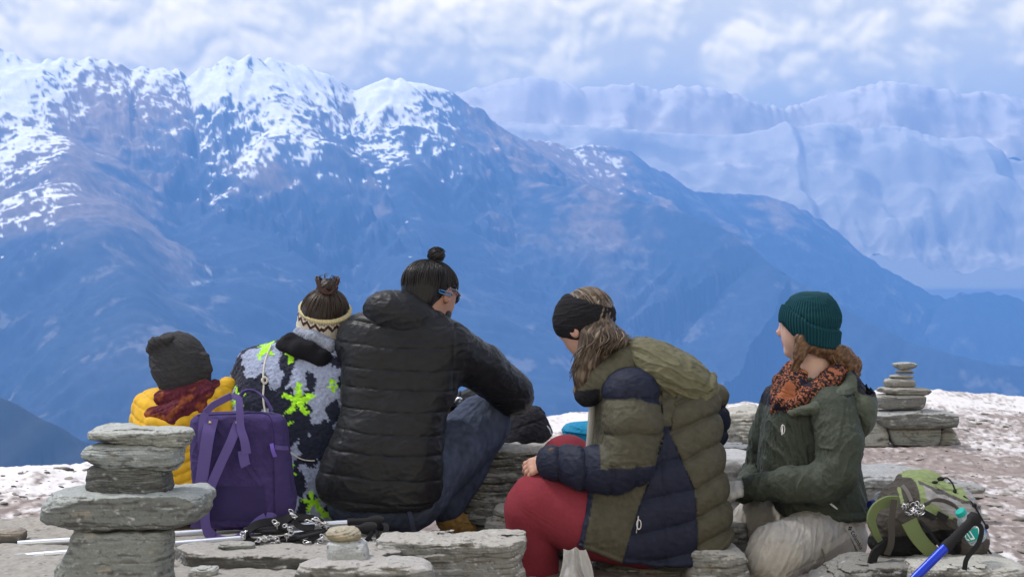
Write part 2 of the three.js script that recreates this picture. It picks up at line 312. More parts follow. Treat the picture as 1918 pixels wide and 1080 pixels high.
function loft(rows, n = 2, cap = 10) {   // horizontal cross-sections [y, left, right, middle depth, half depth]
  const y0 = rows[0][0], y1 = rows[rows.length - 1][0], N = Math.ceil(y1 - y0) + 1, T = new Float32Array(N * 5);
  for (let i = 0; i < N; i++) {
    const y = y0 + i; let k = 0;
    while (k < rows.length - 2 && rows[k + 1][0] < y) k++;
    const t = clamp((y - rows[k][0]) / (rows[k + 1][0] - rows[k][0]));
    const pick = (c) => { const p0 = rows[Math.max(0, k - 1)], p1 = rows[k], p2 = rows[k + 1], p3 = rows[Math.min(rows.length - 1, k + 2)], h = p2[0] - p1[0];
      const m1 = k ? (p2[c] - p0[c]) / (p2[0] - p0[0]) * h : p2[c] - p1[c], m2 = k + 2 < rows.length ? (p3[c] - p1[c]) / (p3[0] - p1[0]) * h : p2[c] - p1[c];
      const t2 = t * t, t3 = t2 * t; return (2 * t3 - 3 * t2 + 1) * p1[c] + (t3 - 2 * t2 + t) * m1 + (3 * t2 - 2 * t3) * p2[c] + (t3 - t2) * m2; };
    const l = pick(1), r = pick(2);
    T.set([(l + r) / 2, Math.max(1, (r - l) / 2), pick(3), Math.max(1, pick(4))], i * 5);
  }
  for (let i = 0; i < N; i++) { const a = Math.max(0, i - 1), b = Math.min(N - 1, i + 1); T[i * 5 + 4] = Math.min(4, Math.hypot((Math.abs(T[b * 5 + 1] - T[a * 5 + 1]) + Math.abs(T[b * 5] - T[a * 5])) / (b - a), 1)); }
  return (x, y, z) => {
    const f = clamp(y - y0, 0, N - 1.001), i = Math.floor(f), t = f - i, o = i * 5, q = o + 5;
    const cx = lerp(T[o], T[q], t), hw = lerp(T[o + 1], T[q + 1], t), zc = lerp(T[o + 2], T[q + 2], t), hz = lerp(T[o + 3], T[q + 3], t);
    const u = Math.abs(x - cx) / hw, v = Math.abs(z - zc) / hz;
    let k, g;
    if (n === 2) { k = Math.sqrt(u * u + v * v); g = Math.hypot(u / hw, v / hz) / Math.max(k, 1e-6); }
    else if (n === 3) { k = Math.cbrt(u * u * u + v * v * v); g = Math.hypot(u * u / hw, v * v / hz) / Math.max(k * k, 1e-9); }
    else { k = Math.sqrt(Math.sqrt(u ** 4 + v ** 4)); g = Math.hypot(u ** 3 / hw, v ** 3 / hz) / Math.max(k ** 3, 1e-9); }
    const d = (k < 0.05 ? -Math.min(hw, hz) : (k - 1) / g) / lerp(T[o + 4], T[q + 4], t);
    return smax(d, Math.max(y0 - y, y - y1), cap);
  };
}
// a field -> mesh by surface nets; only blocks near the surface are sampled, and normals come from the field itself
function meshField(F, base, f, lo, hi, h, color) {
  const B = 8, n = [0, 1, 2].map((c) => Math.ceil((hi[c] - lo[c]) / h / B) * B + 1), [nx, ny, nz] = n, sy = nx, sz = nx * ny;
  const V = new Float32Array(nx * ny * nz).fill(1), nb = n.map((v) => (v - 1) / B), done = new Uint8Array(nx * ny * nz), hot = [];
  for (let bz = 0; bz < nb[2]; bz++) for (let by = 0; by < nb[1]; by++) for (let bx = 0; bx < nb[0]; bx++) {
    const d = f(lo[0] + (bx + 0.5) * B * h, lo[1] + (by + 0.5) * B * h, lo[2] + (bz + 0.5) * B * h);
    if (Math.abs(d) > B * h * 1.25) continue;
    hot.push([bx, by, bz]);
    for (let z = bz * B; z <= bz * B + B; z++) for (let y = by * B; y <= by * B + B; y++) for (let x = bx * B, i = x + y * sy + z * sz; x <= bx * B + B; x++, i++)
      if (!done[i]) { done[i] = 1; V[i] = f(lo[0] + x * h, lo[1] + y * h, lo[2] + z * h); }
  }
  const id = new Int32Array(nx * ny * nz).fill(-1), P = [], I = [];
  const off = [0, 1, sy, sy + 1, sz, sz + 1, sz + sy, sz + sy + 1], E = [[0, 1], [2, 3], [4, 5], [6, 7], [0, 2], [1, 3], [4, 6], [5, 7], [0, 4], [1, 5], [2, 6], [3, 7]];
  for (const [bx, by, bz] of hot) for (let z = bz * B; z < bz * B + B; z++) for (let y = by * B; y < by * B + B; y++) for (let x = bx * B; x < bx * B + B; x++) {
    const c = x + y * sy + z * sz; let m = 0;
    for (let k = 0; k < 8; k++) if (V[c + off[k]] < 0) m |= 1 << k;
    if (!m || m === 255) continue;
    let X = 0, Y = 0, Z = 0, q = 0;
    for (const [a, b] of E) {
      if (((m >> a) & 1) === ((m >> b) & 1)) continue;
      const va = V[c + off[a]], t = va / (va - V[c + off[b]]);
      X += lerp(a & 1, b & 1, t); Y += lerp((a >> 1) & 1, (b >> 1) & 1, t); Z += lerp(a >> 2, b >> 2, t); q++;
    }
    id[c] = P.length / 3;
    P.push(lo[0] + (x + X / q) * h, lo[1] + (y + Y / q) * h, lo[2] + (z + Z / q) * h);
  }
  for (const [bx, by, bz] of hot) for (let z = bz * B; z < bz * B + B; z++) for (let y = by * B; y < by * B + B; y++) for (let x = bx * B; x < bx * B + B; x++) {
    const c = x + y * sy + z * sz;
    if (id[c] < 0) continue;
    const s0 = V[c] < 0;
    const quad = (d, a, b) => { const p = id[c], q = id[c - a], r = id[c - a - b], t = id[c - b]; if (q < 0 || r < 0 || t < 0) return; if (d) I.push(p, q, r, p, r, t); else I.push(p, r, q, p, t, r); };
    if (y && z && s0 !== V[c + 1] < 0) quad(s0, sy, sz);
    if (x && z && s0 !== V[c + sy] < 0) quad(s0, sz, 1);
    if (x && y && s0 !== V[c + sz] < 0) quad(s0, 1, sy);
  }
  const N = new Float32Array(P.length), Q = new Float32Array(P.length), C = color ? new Float32Array(P.length) : null, e = h * 0.45, nn = [0, 0, 0];
  for (let i = 0; i < P.length; i += 3) {
    let x = P[i], y = P[i + 1], z = P[i + 2];
    const a = f(x + e, y - e, z - e), b = f(x - e, y - e, z + e), c = f(x - e, y + e, z - e), d = f(x + e, y + e, z + e);
    let gx = a - b - c + d, gy = -a - b + c + d, gz = -a + b - c + d; const l = Math.hypot(gx, gy, gz) || 1;
    const m = (a + b + c + d) * 0.25, gl = l / (4 * e), st = clamp(m / Math.max(gl, 0.5), -h * 0.5, h * 0.5);
    gx /= l; gy /= l; gz /= l; x -= gx * st; y -= gy * st; z -= gz * st;
    nn[0] = gx; nn[1] = gy; nn[2] = gz;
    if (C) C.set(color(x, y, z, nn), i);
    Q[i] = (x - CX) * F.s - base.x; Q[i + 1] = EYE - (y - CY) * F.s - base.y; Q[i + 2] = -(F.d0 + z * F.s) - base.z;
    N[i] = gx; N[i + 1] = -gy; N[i + 2] = -gz;
  }
  const g = new THREE.BufferGeometry();
  g.setAttribute('position', new THREE.BufferAttribute(Q, 3)); g.setAttribute('normal', new THREE.BufferAttribute(N, 3));
  if (C) g.setAttribute('color', new THREE.BufferAttribute(C, 3));
  g.setIndex(I);
  return g;
}
// hair, cords, straps: tapered tubes through points of the frame [x, y, z, r]
function tube(F, base, pts, seg = 10, sides = 5, flat = 1, color) {
  const curve = new THREE.CatmullRomCurve3(pts.map((p) => toWorld(F, p).sub(base)), false, 'centripetal');
  const fr = curve.computeFrenetFrames(seg, false), P = [], N = [], I = [], C = [];
  for (let i = 0; i <= seg; i++) {
    const t = i / seg, c = curve.getPoint(t), q = t * (pts.length - 1), k = Math.min(pts.length - 2, Math.floor(q)), r = lerp(pts[k][3], pts[k + 1][3], q - k) * F.s;
    for (let j = 0; j < sides; j++) {
      const a = j / sides * 6.28319, n = fr.normals[i].clone().multiplyScalar(Math.cos(a)).addScaledVector(fr.binormals[i], Math.sin(a) * flat);
      P.push(c.x + n.x * r, c.y + n.y * r, c.z + n.z * r); n.normalize(); N.push(n.x, n.y, n.z);
      if (color) C.push(...(typeof color === 'function' ? color(t) : color));
    }
  }
  for (let i = 0; i < seg; i++) for (let j = 0; j < sides; j++) { const a = i * sides + j, b = i * sides + (j + 1) % sides; I.push(a, b, a + sides, b, b + sides, a + sides); }
  const cap = (i, d) => { for (let j = 1; j < sides - 1; j++) { const o = i * sides; d ? I.push(o, o + j + 1, o + j) : I.push(o, o + j, o + j + 1); } };
  cap(0, true); cap(seg, false);
  const g = new THREE.BufferGeometry();
  g.setAttribute('position', new THREE.Float32BufferAttribute(P, 3)); g.setAttribute('normal', new THREE.Float32BufferAttribute(N, 3));
  if (color) g.setAttribute('color', new THREE.Float32BufferAttribute(C, 3));
  g.setIndex(I);
  return g;
}
// a flat band (webbing) through points [x, y, z], its width across the direction `side`, of real thickness
function strap(F, base, pts, width, side, thick = 1.2, seg = 24) {
  const curve = new THREE.CatmullRomCurve3(pts.map((p) => new THREE.Vector3(...p)), false, 'centripetal'), P = [], I = [], S = new THREE.Vector3();
  for (let i = 0; i <= seg; i++) {
    const t = i / seg, c = curve.getPoint(t), T = curve.getTangent(t);
    S.set(...(typeof side === 'function' ? side(t) : side)); S.addScaledVector(T, -S.dot(T)).normalize();
    const N = new THREE.Vector3().crossVectors(T, S), w = (typeof width === 'function' ? width(t) : width) / 2, h = thick / 2;
    for (const [a, b] of [[-1, -1], [1, -1], [1, 1], [-1, 1]]) { const v = toWorld(F, [c.x + S.x * a * w + N.x * b * h, c.y + S.y * a * w + N.y * b * h, c.z + S.z * a * w + N.z * b * h]).sub(base); P.push(v.x, v.y, v.z); }
  }
  for (let i = 0; i < seg; i++) for (let j = 0; j < 4; j++) { const a = i * 4 + j, b = i * 4 + (j + 1) % 4; I.push(a, b, a + 4, b, b + 4, a + 4); }
  I.push(0, 2, 1, 0, 3, 2); const o = seg * 4; I.push(o, o + 1, o + 2, o, o + 2, o + 3);
  let g = new THREE.BufferGeometry();
  g.setAttribute('position', new THREE.Float32BufferAttribute(P, 3)); g.setIndex(I);
  g = g.toNonIndexed(); g.computeVertexNormals();
  return g;
}
// ---- bodies ----
function headField(c, S, A) {   // a head: skull, jaw, brow, nose, lips, chin, ears; S is its height, A its axes
  const e = (p, r) => ell(p, r), skull = e([0, 0.12, -0.05], [0.335, 0.37, 0.42]), jaw = e([0, -0.2, 0.1], [0.25, 0.29, 0.27]), face = e([0, -0.02, 0.17], [0.27, 0.33, 0.25]);
  const nose = limb([[0, 0.06, 0.395, 0.03], [0, -0.05, 0.46, 0.036], [0, -0.08, 0.445, 0.04]], 0.02), brow = limb([[-0.17, 0.1, 0.34, 0.05], [0, 0.1, 0.385, 0.05], [0.17, 0.1, 0.34, 0.05]], 0.02);
  const lip = e([0, -0.19, 0.36], [0.1, 0.028, 0.06]), lip2 = e([0, -0.235, 0.35], [0.085, 0.03, 0.06]), chin = e([0, -0.37, 0.28], [0.1, 0.08, 0.09]);
  const eyes = [-0.13, 0.13].map((x) => e([x, 0.035, 0.345], [0.055, 0.05, 0.055])), ears = [-0.345, 0.345].map((x) => smaxShell(e([x, -0.02, -0.03], [0.05, 0.135, 0.085]), e([x * 1.13, -0.01, -0.02], [0.03, 0.09, 0.05])));
  const local = (x, y, z) => { x -= c[0]; y -= c[1]; z -= c[2]; return A.map((v) => (x * v[0] + y * v[1] + z * v[2]) / S); };
  const f = (x, y, z) => {
    const [a, b, d] = local(x, y, z);
    let m = smin(skull(a, b, d), smin(jaw(a, b, d), face(a, b, d), 0.1), 0.1);
    if (m > 0.5) return m * S;
    m = smin(m, brow(a, b, d), 0.06); m = smin(m, nose(a, b, d), 0.05); m = smin(m, lip(a, b, d), 0.02); m = smin(m, lip2(a, b, d), 0.02); m = smin(m, chin(a, b, d), 0.1);
    for (const k of ears) m = smin(m, k(a, b, d), 0.02);
    for (const k of eyes) m = smin(m, k(a, b, d), 0.012);
    return m * S;
  };
  f.local = local;
  f.tint = (x, y, z, skin) => {
    const [a, b, d] = local(x, y, z);
    for (const s of [-0.13, 0.13]) { const q = Math.hypot(a - s, b - 0.035, d - 0.345); if (q < 0.062 && d > 0.375) return Math.hypot(a - s, b - 0.035) < 0.026 ? [0.02, 0.015, 0.01] : [0.6, 0.58, 0.55]; }
    if (d > 0.3 && Math.abs(a) < 0.1 && b < -0.165 && b > -0.262) return [skin[0] * 0.85, skin[1] * 0.5, skin[2] * 0.5];
    if (d > 0.32 && b > 0.1 && b < 0.135 && Math.abs(a) > 0.05 && Math.abs(a) < 0.2) return [0.06, 0.04, 0.03];
    const red = sstep(0.16, 0.0, Math.hypot(a, b + 0.07, d - 0.48)) * 0.35 + sstep(0.14, 0.02, Math.hypot(Math.abs(a) - 0.35, b + 0.02, d + 0.03)) * 0.4;
    return [skin[0], skin[1] * (1 - red * 0.45), skin[2] * (1 - red * 0.45)];
  };
  return f;
}
function smaxShell(a, b) { return (x, y, z) => smax(a(x, y, z), -b(x, y, z), 0.02); }
// a hand from its wrist: dir along the fingers, nrm out of the back of the hand, side towards the thumb; curl in radians per joint
function handField(wrist, dir, nrm, L, curl = 0.5, thumbSide = 1, spread = 0.12) {
  const D = new THREE.Vector3(...dir).normalize(), N = new THREE.Vector3(...nrm); N.addScaledVector(D, -N.dot(D)).normalize();
  const S = new THREE.Vector3().crossVectors(D, N).multiplyScalar(thumbSide), W = new THREE.Vector3(...wrist), parts = [];
  const P = (d, s, n, r) => { const v = W.clone().addScaledVector(D, d * L).addScaledVector(S, s * L).addScaledVector(N, n * L); return [v.x, v.y, v.z, r * L]; };
  const palm = [-0.16, -0.055, 0.05, 0.15].map((s, i) => limb([P(-0.06, s * 0.6, 0, 0.125), P(0.28, s * 0.9, 0.02, 0.1), P(0.5 - Math.abs(i - 1.7) * 0.02, s * 1.2, 0, 0.085)], 3));
  [[-0.19, 0.3, 0.065], [-0.065, 0.37, 0.075], [0.06, 0.4, 0.078], [0.185, 0.36, 0.078]].forEach(([s, len, r], i) => {
    let p = [0.49 - Math.abs(i - 1.7) * 0.02, s, 0], a = curl * (0.75 + 0.12 * (3 - i)), pts = [P(...p, r)], sp = (i - 1.5) * spread;
    for (const [k, q] of [[0.45, 1], [0.3, 0.92], [0.25, 0.8]]) { p = [p[0] + Math.cos(a) * len * k * 1.2, p[1] + sp * len * k, p[2] - Math.sin(a) * len * k * 1.2]; pts.push(P(...p, r * q)); a += curl; }
    parts.push(limb(pts, 2));
  });
  parts.push(limb([P(0.08, 0.13, -0.03, 0.1), P(0.27, 0.27, -0.09, 0.085), P(0.43, 0.31, -0.17, 0.072), P(0.55, 0.3, -0.23, 0.06)], 2));
  return (x, y, z) => {
    let m = palm[0](x, y, z); for (let i = 1; i < 4; i++) m = smin(m, palm[i](x, y, z), L * 0.08);
    if (m > L * 1.5) return m - L * 0.6;
    let q = 1e9; for (const k of parts) q = Math.min(q, k(x, y, z));
    return smin(m, q, L * 0.05);
  };
}
const around = (pts, m) => [0, 1, 2].map((c) => [Math.min(...pts.map((p) => p[c] - (p[3] ?? 0))) - m, Math.max(...pts.map((p) => p[c] + (p[3] ?? 0))) + m]);
// cloth relief: creases run across the pull of the cloth
const crease = (x, y, z, sx, sy, sz, seed) => { const w = noise(x / sx * 0.6 + seed, y / sy * 0.6, z / sz * 0.6); const n = noise(x / sx + w * 0.8 + seed * 3, y / sy + w * 0.5, z / sz); const m = noise(x / sx * 2.1 + 7 + seed, y / sy * 2.1, z / sz * 2.1 + w); return (1 - Math.abs(n)) ** 3 * 0.75 + (1 - Math.abs(m)) ** 3 * 0.35 - 0.45; };
// strands that lie on a scalp, from the crown down, following the head's own axes
function scalpStrands(F, base, c, S, A, { n, seed, rad, mid, top, tilt = 0, t0 = 0.12, t1 = [1.2, 2], lift = 0.012, ok = () => true, tints, r = 0.9 }) {
  const R = rng(seed), out = [];
  for (let i = 0; i < n; i++) {
    const ph = R() * 6.283, a = t0 + 0.25 * R(), b = lerp(t1[0], t1[1], R()), wob = (R() - 0.5) * 0.25, up = lift * (0.3 + R()), pts = [];
    for (let k = 0; k <= 5; k++) {
      const th = lerp(a, b, k / 5), q = ph + wob * k / 5, f = 1 + up * Math.sin(Math.PI * k / 5) + (k === 5 ? up * R() : 0);
      const x = rad[0] * f * Math.sin(th) * Math.sin(q), y = rad[1] * f * Math.cos(th), z = rad[2] * f * Math.sin(th) * Math.cos(q), ct = Math.cos(tilt), st = Math.sin(tilt);
      pts.push([...[0, 1, 2].map((m) => c[m] + S * ((mid[0] + x) * A[0][m] + (mid[1] + y * ct - z * st) * A[1][m] + (mid[2] + z * ct + y * st) * A[2][m])), k === 5 ? r * 0.35 : r]);
      if (!ok(x + mid[0], mid[1] + y * ct - z * st, mid[2] + z * ct + y * st)) { pts.pop(); break; }
    }
    if (pts.length > 2) out.push(tube(F, base, pts, 10, 4, 1, mixc(tints[0], tints[1], R())));
  }
  return out;
}

// ---------- people ----------
// a patch that lies on a modelled surface: corners [x, y] of the frame (top left, top right, bottom right, bottom left), found along z, raised a little
function drape(F, base, f, q, nu, nv, lift = 0.8, z0 = -260) {
  const P = [], U = [], I = [];
  for (let j = 0; j <= nv; j++) for (let i = 0; i <= nu; i++) {
    const a = i / nu, b = j / nv, x = lerp(lerp(q[0][0], q[1][0], a), lerp(q[3][0], q[2][0], a), b), y = lerp(lerp(q[0][1], q[1][1], a), lerp(q[3][1], q[2][1], a), b);
    let z = z0;
    for (let k = 0; k < 140; k++) { const d = f(x, y, z); if (d < 0.15) break; z += Math.min(d, 12) * 0.6; if (z > 300) { z = 0; break; } }
    const v = toWorld(F, [x, y, z - lift]).sub(base); P.push(v.x, v.y, v.z); U.push(a, 1 - b);
  }
  for (let j = 0; j < nv; j++) for (let i = 0; i < nu; i++) { const a = j * (nu + 1) + i, b = a + nu + 1; I.push(a, b, a + 1, a + 1, b, b + 1); }
  const g = new THREE.BufferGeometry();
  g.setAttribute('position', new THREE.Float32BufferAttribute(P, 3)); g.setAttribute('uv', new THREE.Float32BufferAttribute(U, 2)); g.setIndex(I); g.computeVertexNormals();
  return g;
}
const col = (r, g, b) => new THREE.Color(r, g, b);
const plain = (c, rough = 0.9, o = {}) => std({ color: col(...c), roughness: rough, ...o });
const M = {
  skin: new THREE.MeshPhysicalMaterial({ vertexColors: true, roughness: 0.55, sheen: 0.2, sheenColor: col(0.6, 0.4, 0.35), sheenRoughness: 0.6 }),
  hair: std({ vertexColors: true, roughness: 0.42, specularIntensity: 0.5 }), cloth: std({ vertexColors: true, roughness: 0.92 }), nylon: std({ vertexColors: true, roughness: 0.46, specularIntensity: 0.4 }), shell: std({ vertexColors: true, roughness: 0.66 }),
  fleece: new THREE.MeshPhysicalMaterial({ vertexColors: true, roughness: 1, sheen: 0.35, sheenColor: col(0.6, 0.6, 0.7), sheenRoughness: 0.8 }),
  black: plain([0.012, 0.012, 0.014], 0.6), rubber: plain([0.016, 0.016, 0.018], 0.75), metal: std({ color: col(0.62, 0.62, 0.64), metalness: 0.95, roughness: 0.3 }), steel: std({ color: col(0.5, 0.5, 0.52), metalness: 0.9, roughness: 0.38 }), cord: plain([0.62, 0.6, 0.56], 0.9),
};
const headPoint = (c, S, A, a, b, d) => [0, 1, 2].map((k) => c[k] + S * (a * A[0][k] + b * A[1][k] + d * A[2][k]));
function bodyMesh(F, g, { torso, limbs, head, neck, hands = [], skin, lo, hi }) {
  const f = (x, y, z) => { let m = torso(x, y, z); for (const k of limbs) m = smin(m, k(x, y, z), 14); return smin(m, neck(x, y, z), 14); };
  const tint = () => skin, parts = [meshField(F, g.position, f, lo, hi, 7, tint)];
  const H = head.f, c = head.c, r = head.S * 0.66;
  parts.push(meshField(F, g.position, (x, y, z) => smin(H(x, y, z), neck(x, y, z), 8), c.map((v) => v - r), c.map((v, k) => v + r * (k === 1 ? 1.15 : 1)), 2.2, (x, y, z) => H.tint(x, y, z, skin)));
  for (const h of hands) parts.push(meshField(F, g.position, h.f, h.c.map((v) => v - h.r), h.c.map((v) => v + h.r), 1.5, (x, y, z) => { const n = fbm(x / 9, y / 9, z / 9, 2) * 0.14; return [skin[0] * (1 + n), skin[1] * (0.95 + n), skin[2] * (0.92 + n)]; }));
  return addMesh('body', mergeGeometries(parts), M.skin, g);
}
const shrink = (rows, m) => rows.map(([y, l, r, c, h]) => [y, Math.min(l + m, (l + r) / 2 - 4), Math.max(r - m, (l + r) / 2 + 4), c, Math.max(4, h - m)]);
const thin = (pts, k) => pts.map(([x, y, z, r]) => [x, y, z, r * k]);
const part = (F, g, name, f, lo, hi, h, color, mat, label) => { const m = addMesh(name, meshField(F, g.position, f, lo, hi, h, color), mat, g); if (label) m.userData.label = label; return m; };
const ledge = (rows, x) => along(rows, x)[0];

// --- the man in the black jacket ---
{
  const F = frame(5), base = toWorld(F, [735, 992, 20]);
  const g = thing('person', 'person in black quilted jacket and navy trousers, bun on top, arm over raised knee', 'person', base, 'people sitting on the rocks');
  const rows = [[572, 716, 806, 52, 30], [588, 668, 826, 52, 48], [600, 650, 842, 50, 58], [620, 640, 866, 48, 68], [662, 637, 870, 44, 78], [734, 637, 856, 34, 84], [773, 637, 838, 24, 87], [807, 627, 832, 14, 89], [851, 607, 829, 5, 91], [901, 593, 829, 0, 93], [928, 602, 824, 0, 92], [950, 640, 806, 0, 88]];
  const tor = loft(rows, 3, 12);
  const armR = [J(838, 655, 34, 52), J(902, 688, 90, 45), J(958, 735, 150, 41), J(962, 742, 170, 38), J(915, 748, 240, 31), J(862, 756, 270, 24)], armL = [J(672, 640, 60, 44), J(668, 740, 170, 38), J(720, 775, 240, 32), J(800, 768, 275, 24)];
  const aR = limb(armR), aL = limb(armL);
  const seams = [[560, 0], [604, 1], [646, 2], [688, 3], [725, 4], [763, 5], [804, 6], [842, 7], [886, 8], [930, 9], [966, 10]];
  const jacket = (x, y, z) => {
    const t = tor(x, y, z), r = aR(x, y, z);
    let d = smin(smin(t, r, 13), aL(x, y, z), 20);
    if (d > 16 || d < -16) return d;
    const onArm = sstep(8, -10, r - t), cy = y - 10 * Math.sin((x - 640) / 70) * 0.5 - (x - 735) * 0.055 + 2.5 * noise(x / 40, y / 50, z / 40);
    const q = along(seams, cy)[0], s = Math.abs(q - Math.round(q)), puff = 1 - Math.exp(-s * 16);
    const pa = Math.abs(noise(x / 60 + 3, y / 60, z / 60)), ar = 0.8;
    const seamSide = Math.exp(-Math.abs(x - 851 + (y - 610) * 0.02) / 2.4) * (y > 606 && y < 735 && z < 40 ? 1 : 0);
    const sideCut = Math.exp(-Math.abs(x - (640 + (y - 773) * -0.16 + 14)) / 2.6) * (y > 790 && z < 20 ? 0.7 : 0);
    d -= lerp(puff * 2.3 - 1.3, ar, onArm) - seamSide * 2.6 - sideCut * 2;
    d -= crease(x + y * 0.3, y * 1.2, z, 34, 26, 34, 2) * lerp(1.5, 2.6, onArm) + 1.5 * noise(x / 46, y / 30, z / 46) + 0.3 * noise(x / 9, y / 7, z / 9) * (0.6 + pa);
    d -= 1.6 * Math.exp(-Math.abs(y - (936 + (x - 720) * -0.06)) / 4);
    return d;
  };
  const dark = [0.0115, 0.012, 0.0145];
  part(F, g, 'jacket', jacket, [575, 560, -130], [1035, 965, 340], 2.9, (x, y, z, n) => { const v = 1 + 0.25 * noise(x / 14, y / 10, z / 14); return dark.map((c) => c * v); }, M.nylon);
  const hoodA = axes([0.93, 0.37, 0.05], [0.33, -0.9, -0.25]), hoodBall = ell([752, 598, 26], [50, 52, 78], hoodA), hoodRim = ell([838, 560, 108], [52, 66, 62]);
  const hood = (x, y, z) => {
    let d = smax(hoodBall(x, y, z), -hoodRim(x, y, z), 10);
    const k = Math.abs(x - 752 - (y - 560) * 0.55 + 10 * Math.sin(y / 26)), k2 = Math.abs(y - 618 - 9 * Math.sin((x - 690) / 40));
    return d - 2 * crease(x, y * 1.1, z, 40, 24, 34, 5) + 1.5 * Math.exp(-k / 2) + 1.5 * Math.exp(-k2 / 2.2) - 0.4 * noise(x / 9, y / 8, z / 9);
  };
  part(F, g, 'hood', hood, [660, 530, -40], [845, 655, 110], 2.4, () => dark, M.nylon);
  const legR = [J(752, 918, 30, 80), J(842, 850, 110, 62), J(903, 792, 180, 55), J(902, 800, 196, 52), J(870, 880, 170, 42), J(836, 948, 140, 34)], legL = [J(668, 930, 40, 62), J(690, 800, 230, 50), J(700, 930, 300, 40)];
  const lR = limb(legR), lL = limb(legL), seat = ell([725, 935, 22], [108, 60, 92]);
  const trousers = (x, y, z) => {
    let d = smin(smin(seat(x, y, z), lR(x, y, z), 22), lL(x, y, z), 20);
    if (Math.abs(d) > 14) return d;
    d -= 3 * crease(x * 0.8 + y * 0.6, y * 0.5 - x * 0.35, z, 22, 40, 40, 4) + 0.5 * noise(x / 8, y / 8, z / 8);
    d -= 1.3 * Math.exp(-Math.abs(y - 951 + (x - 720) * 0.03) / 5) * (x < 850 ? 1 : 0) ;
    d += 1.6 * Math.exp(-Math.abs((x - 905) * 0.8 + (y - 815) * 0.5) / 2);
    return Math.max(d, y - 997.5);
  };
  part(F, g, 'trousers', trousers, [600, 720, -90], [985, 1006, 330], 2.9, (x, y, z) => { const v = 1 + 0.35 * noise(x / 11, y / 15, z / 11) + 0.2 * noise(x / 40, y / 40, z / 40); return [0.056 * v, 0.07 * v, 0.115 * v]; }, M.cloth);
  addMesh('belt_loop', strap(F, base, [[770, 945, -76], [775, 960, -80], [780, 984, -74]], 8, [1, 0.1, 0.2], 2.5, 8), plain([0.034, 0.042, 0.07]), g);
  // head, hair, glasses
  const A = axes([0.58, 0.24, 0.78], [0.14, -1, 0.24]), c = [804, 551, 74], S = 128, head = headField(c, S, A), nk = limb([[796, 565, 66, 40], [770, 620, 50, 46]]);
  const skin = [0.34, 0.18, 0.12];
  const hands = [{ w: J(862, 756, 270), d: [-0.75, 0.35, 0.2], n: [0.3, -0.85, -0.4], t: 1 }, { w: J(806, 768, 275), d: [0.85, -0.1, 0.2], n: [0.1, -0.7, -0.7], t: -1 }].map((h) => ({ f: handField(h.w, h.d, h.n, 66, 0.55, h.t), c: [0, 1, 2].map((k) => h.w[k] + h.d[k] * 40), r: 62 }));
  bodyMesh(F, g, { torso: loft(shrink(rows, 22), 2, 12), limbs: [limb(thin(armR, 0.6)), limb(thin(armL, 0.6)), limb(thin(legR, 0.62)), limb(thin(legL, 0.62))], head: { f: head, c, S }, neck: nk, hands, skin, lo: [600, 560, -120], hi: [1030, 1000, 345] });
  const hairAt = (x, y, z) => {
    const [a, b, d] = head.local(x, y, z);
    let m = ell([0, 0.12, -0.06], [0.385, 0.375, 0.46])(a, b, d);
    m = smin(m, ell([0, -0.14, -0.3], [0.3, 0.26, 0.17])(a, b, d), 0.12);
    m = smax(m, (d - 0.2 - (b - 0.1) * 0.35), 0.05);
    m = smax(m, 0.2 - Math.hypot(Math.max(0, Math.abs(a) - 0.36) , (b + 0.1) * 0.95, (d - 0.06) * 1.1), 0.03);
    m = Math.max(m, -b - 0.42);
    const ph = Math.atan2(a, d + 0.15), str = noise(ph * 9, b * 3 + d, 2) * 0.6 + noise(ph * 22, b * 5, 7) * 0.4;
    const part_ = Math.exp(-Math.abs(b - 0.27 - 0.02 * Math.sin(ph * 3)) / 0.022) * 0.028;
    return (m - 0.007 * str + part_) * S;
  };
  const bun = (x, y, z) => { const d = ell([814, 476, 66], [16.5, 14, 16.5])(x, y, z); return d - 0.9 * noise((x - 814) / 5 + (y - 476) / 8, (y - 476) / 9, z / 9) + (Math.abs(d) < 5 ? 0 : 0); };
  const crown = limb([[812, 498, 64, 14], [814, 488, 66, 9]]);
  const hm = meshField(F, base, (x, y, z) => smin(smin(hairAt(x, y, z), crown(x, y, z), 10), bun(x, y, z), 4), [728, 455, -10], [872, 620, 160], 2, (x, y, z) => { const v = 1 + 0.8 * noise(x / 2.6, y / 12, z / 5); return [0.0065 * v, 0.0058 * v, 0.0062 * v]; });
  const onHair = (a, b, d) => b > -0.4 && d < 0.22 + b * 0.35 && Math.hypot(Math.max(0, Math.abs(a) - 0.36), (b + 0.1) * 0.95, (d - 0.06) * 1.1) > 0.2;
  const hs = scalpStrands(F, base, c, S, A, { n: 420, seed: 3, rad: [0.39, 0.38, 0.465], mid: [0, 0.12, -0.06], t0: 0.15, t1: [1.1, 2.25], lift: 0.035, ok: onHair, tints: [[0.005, 0.0045, 0.005], [0.03, 0.026, 0.025]], r: 0.8 });
  const hq = rng(31);
  for (let i = 0; i < 70; i++) { const a = hq() * 6.28, b = hq() * 3, k = 0.96 + 0.12 * hq(), q = (t) => { const th = a + t, y = Math.cos(b + t * 0.7); return [814 + 16.5 * k * Math.cos(th) * Math.sqrt(Math.max(0.05, 1 - y * y)), 476 + 14.5 * k * y, 66 + 16.5 * k * Math.sin(th) * Math.sqrt(Math.max(0.05, 1 - y * y)), 0.9]; }; hs.push(tube(F, base, [q(0), q(0.7), q(1.4), q(2)], 8, 4, 1, mixc([0.006, 0.005, 0.005], [0.028, 0.024, 0.022], hq()))); }
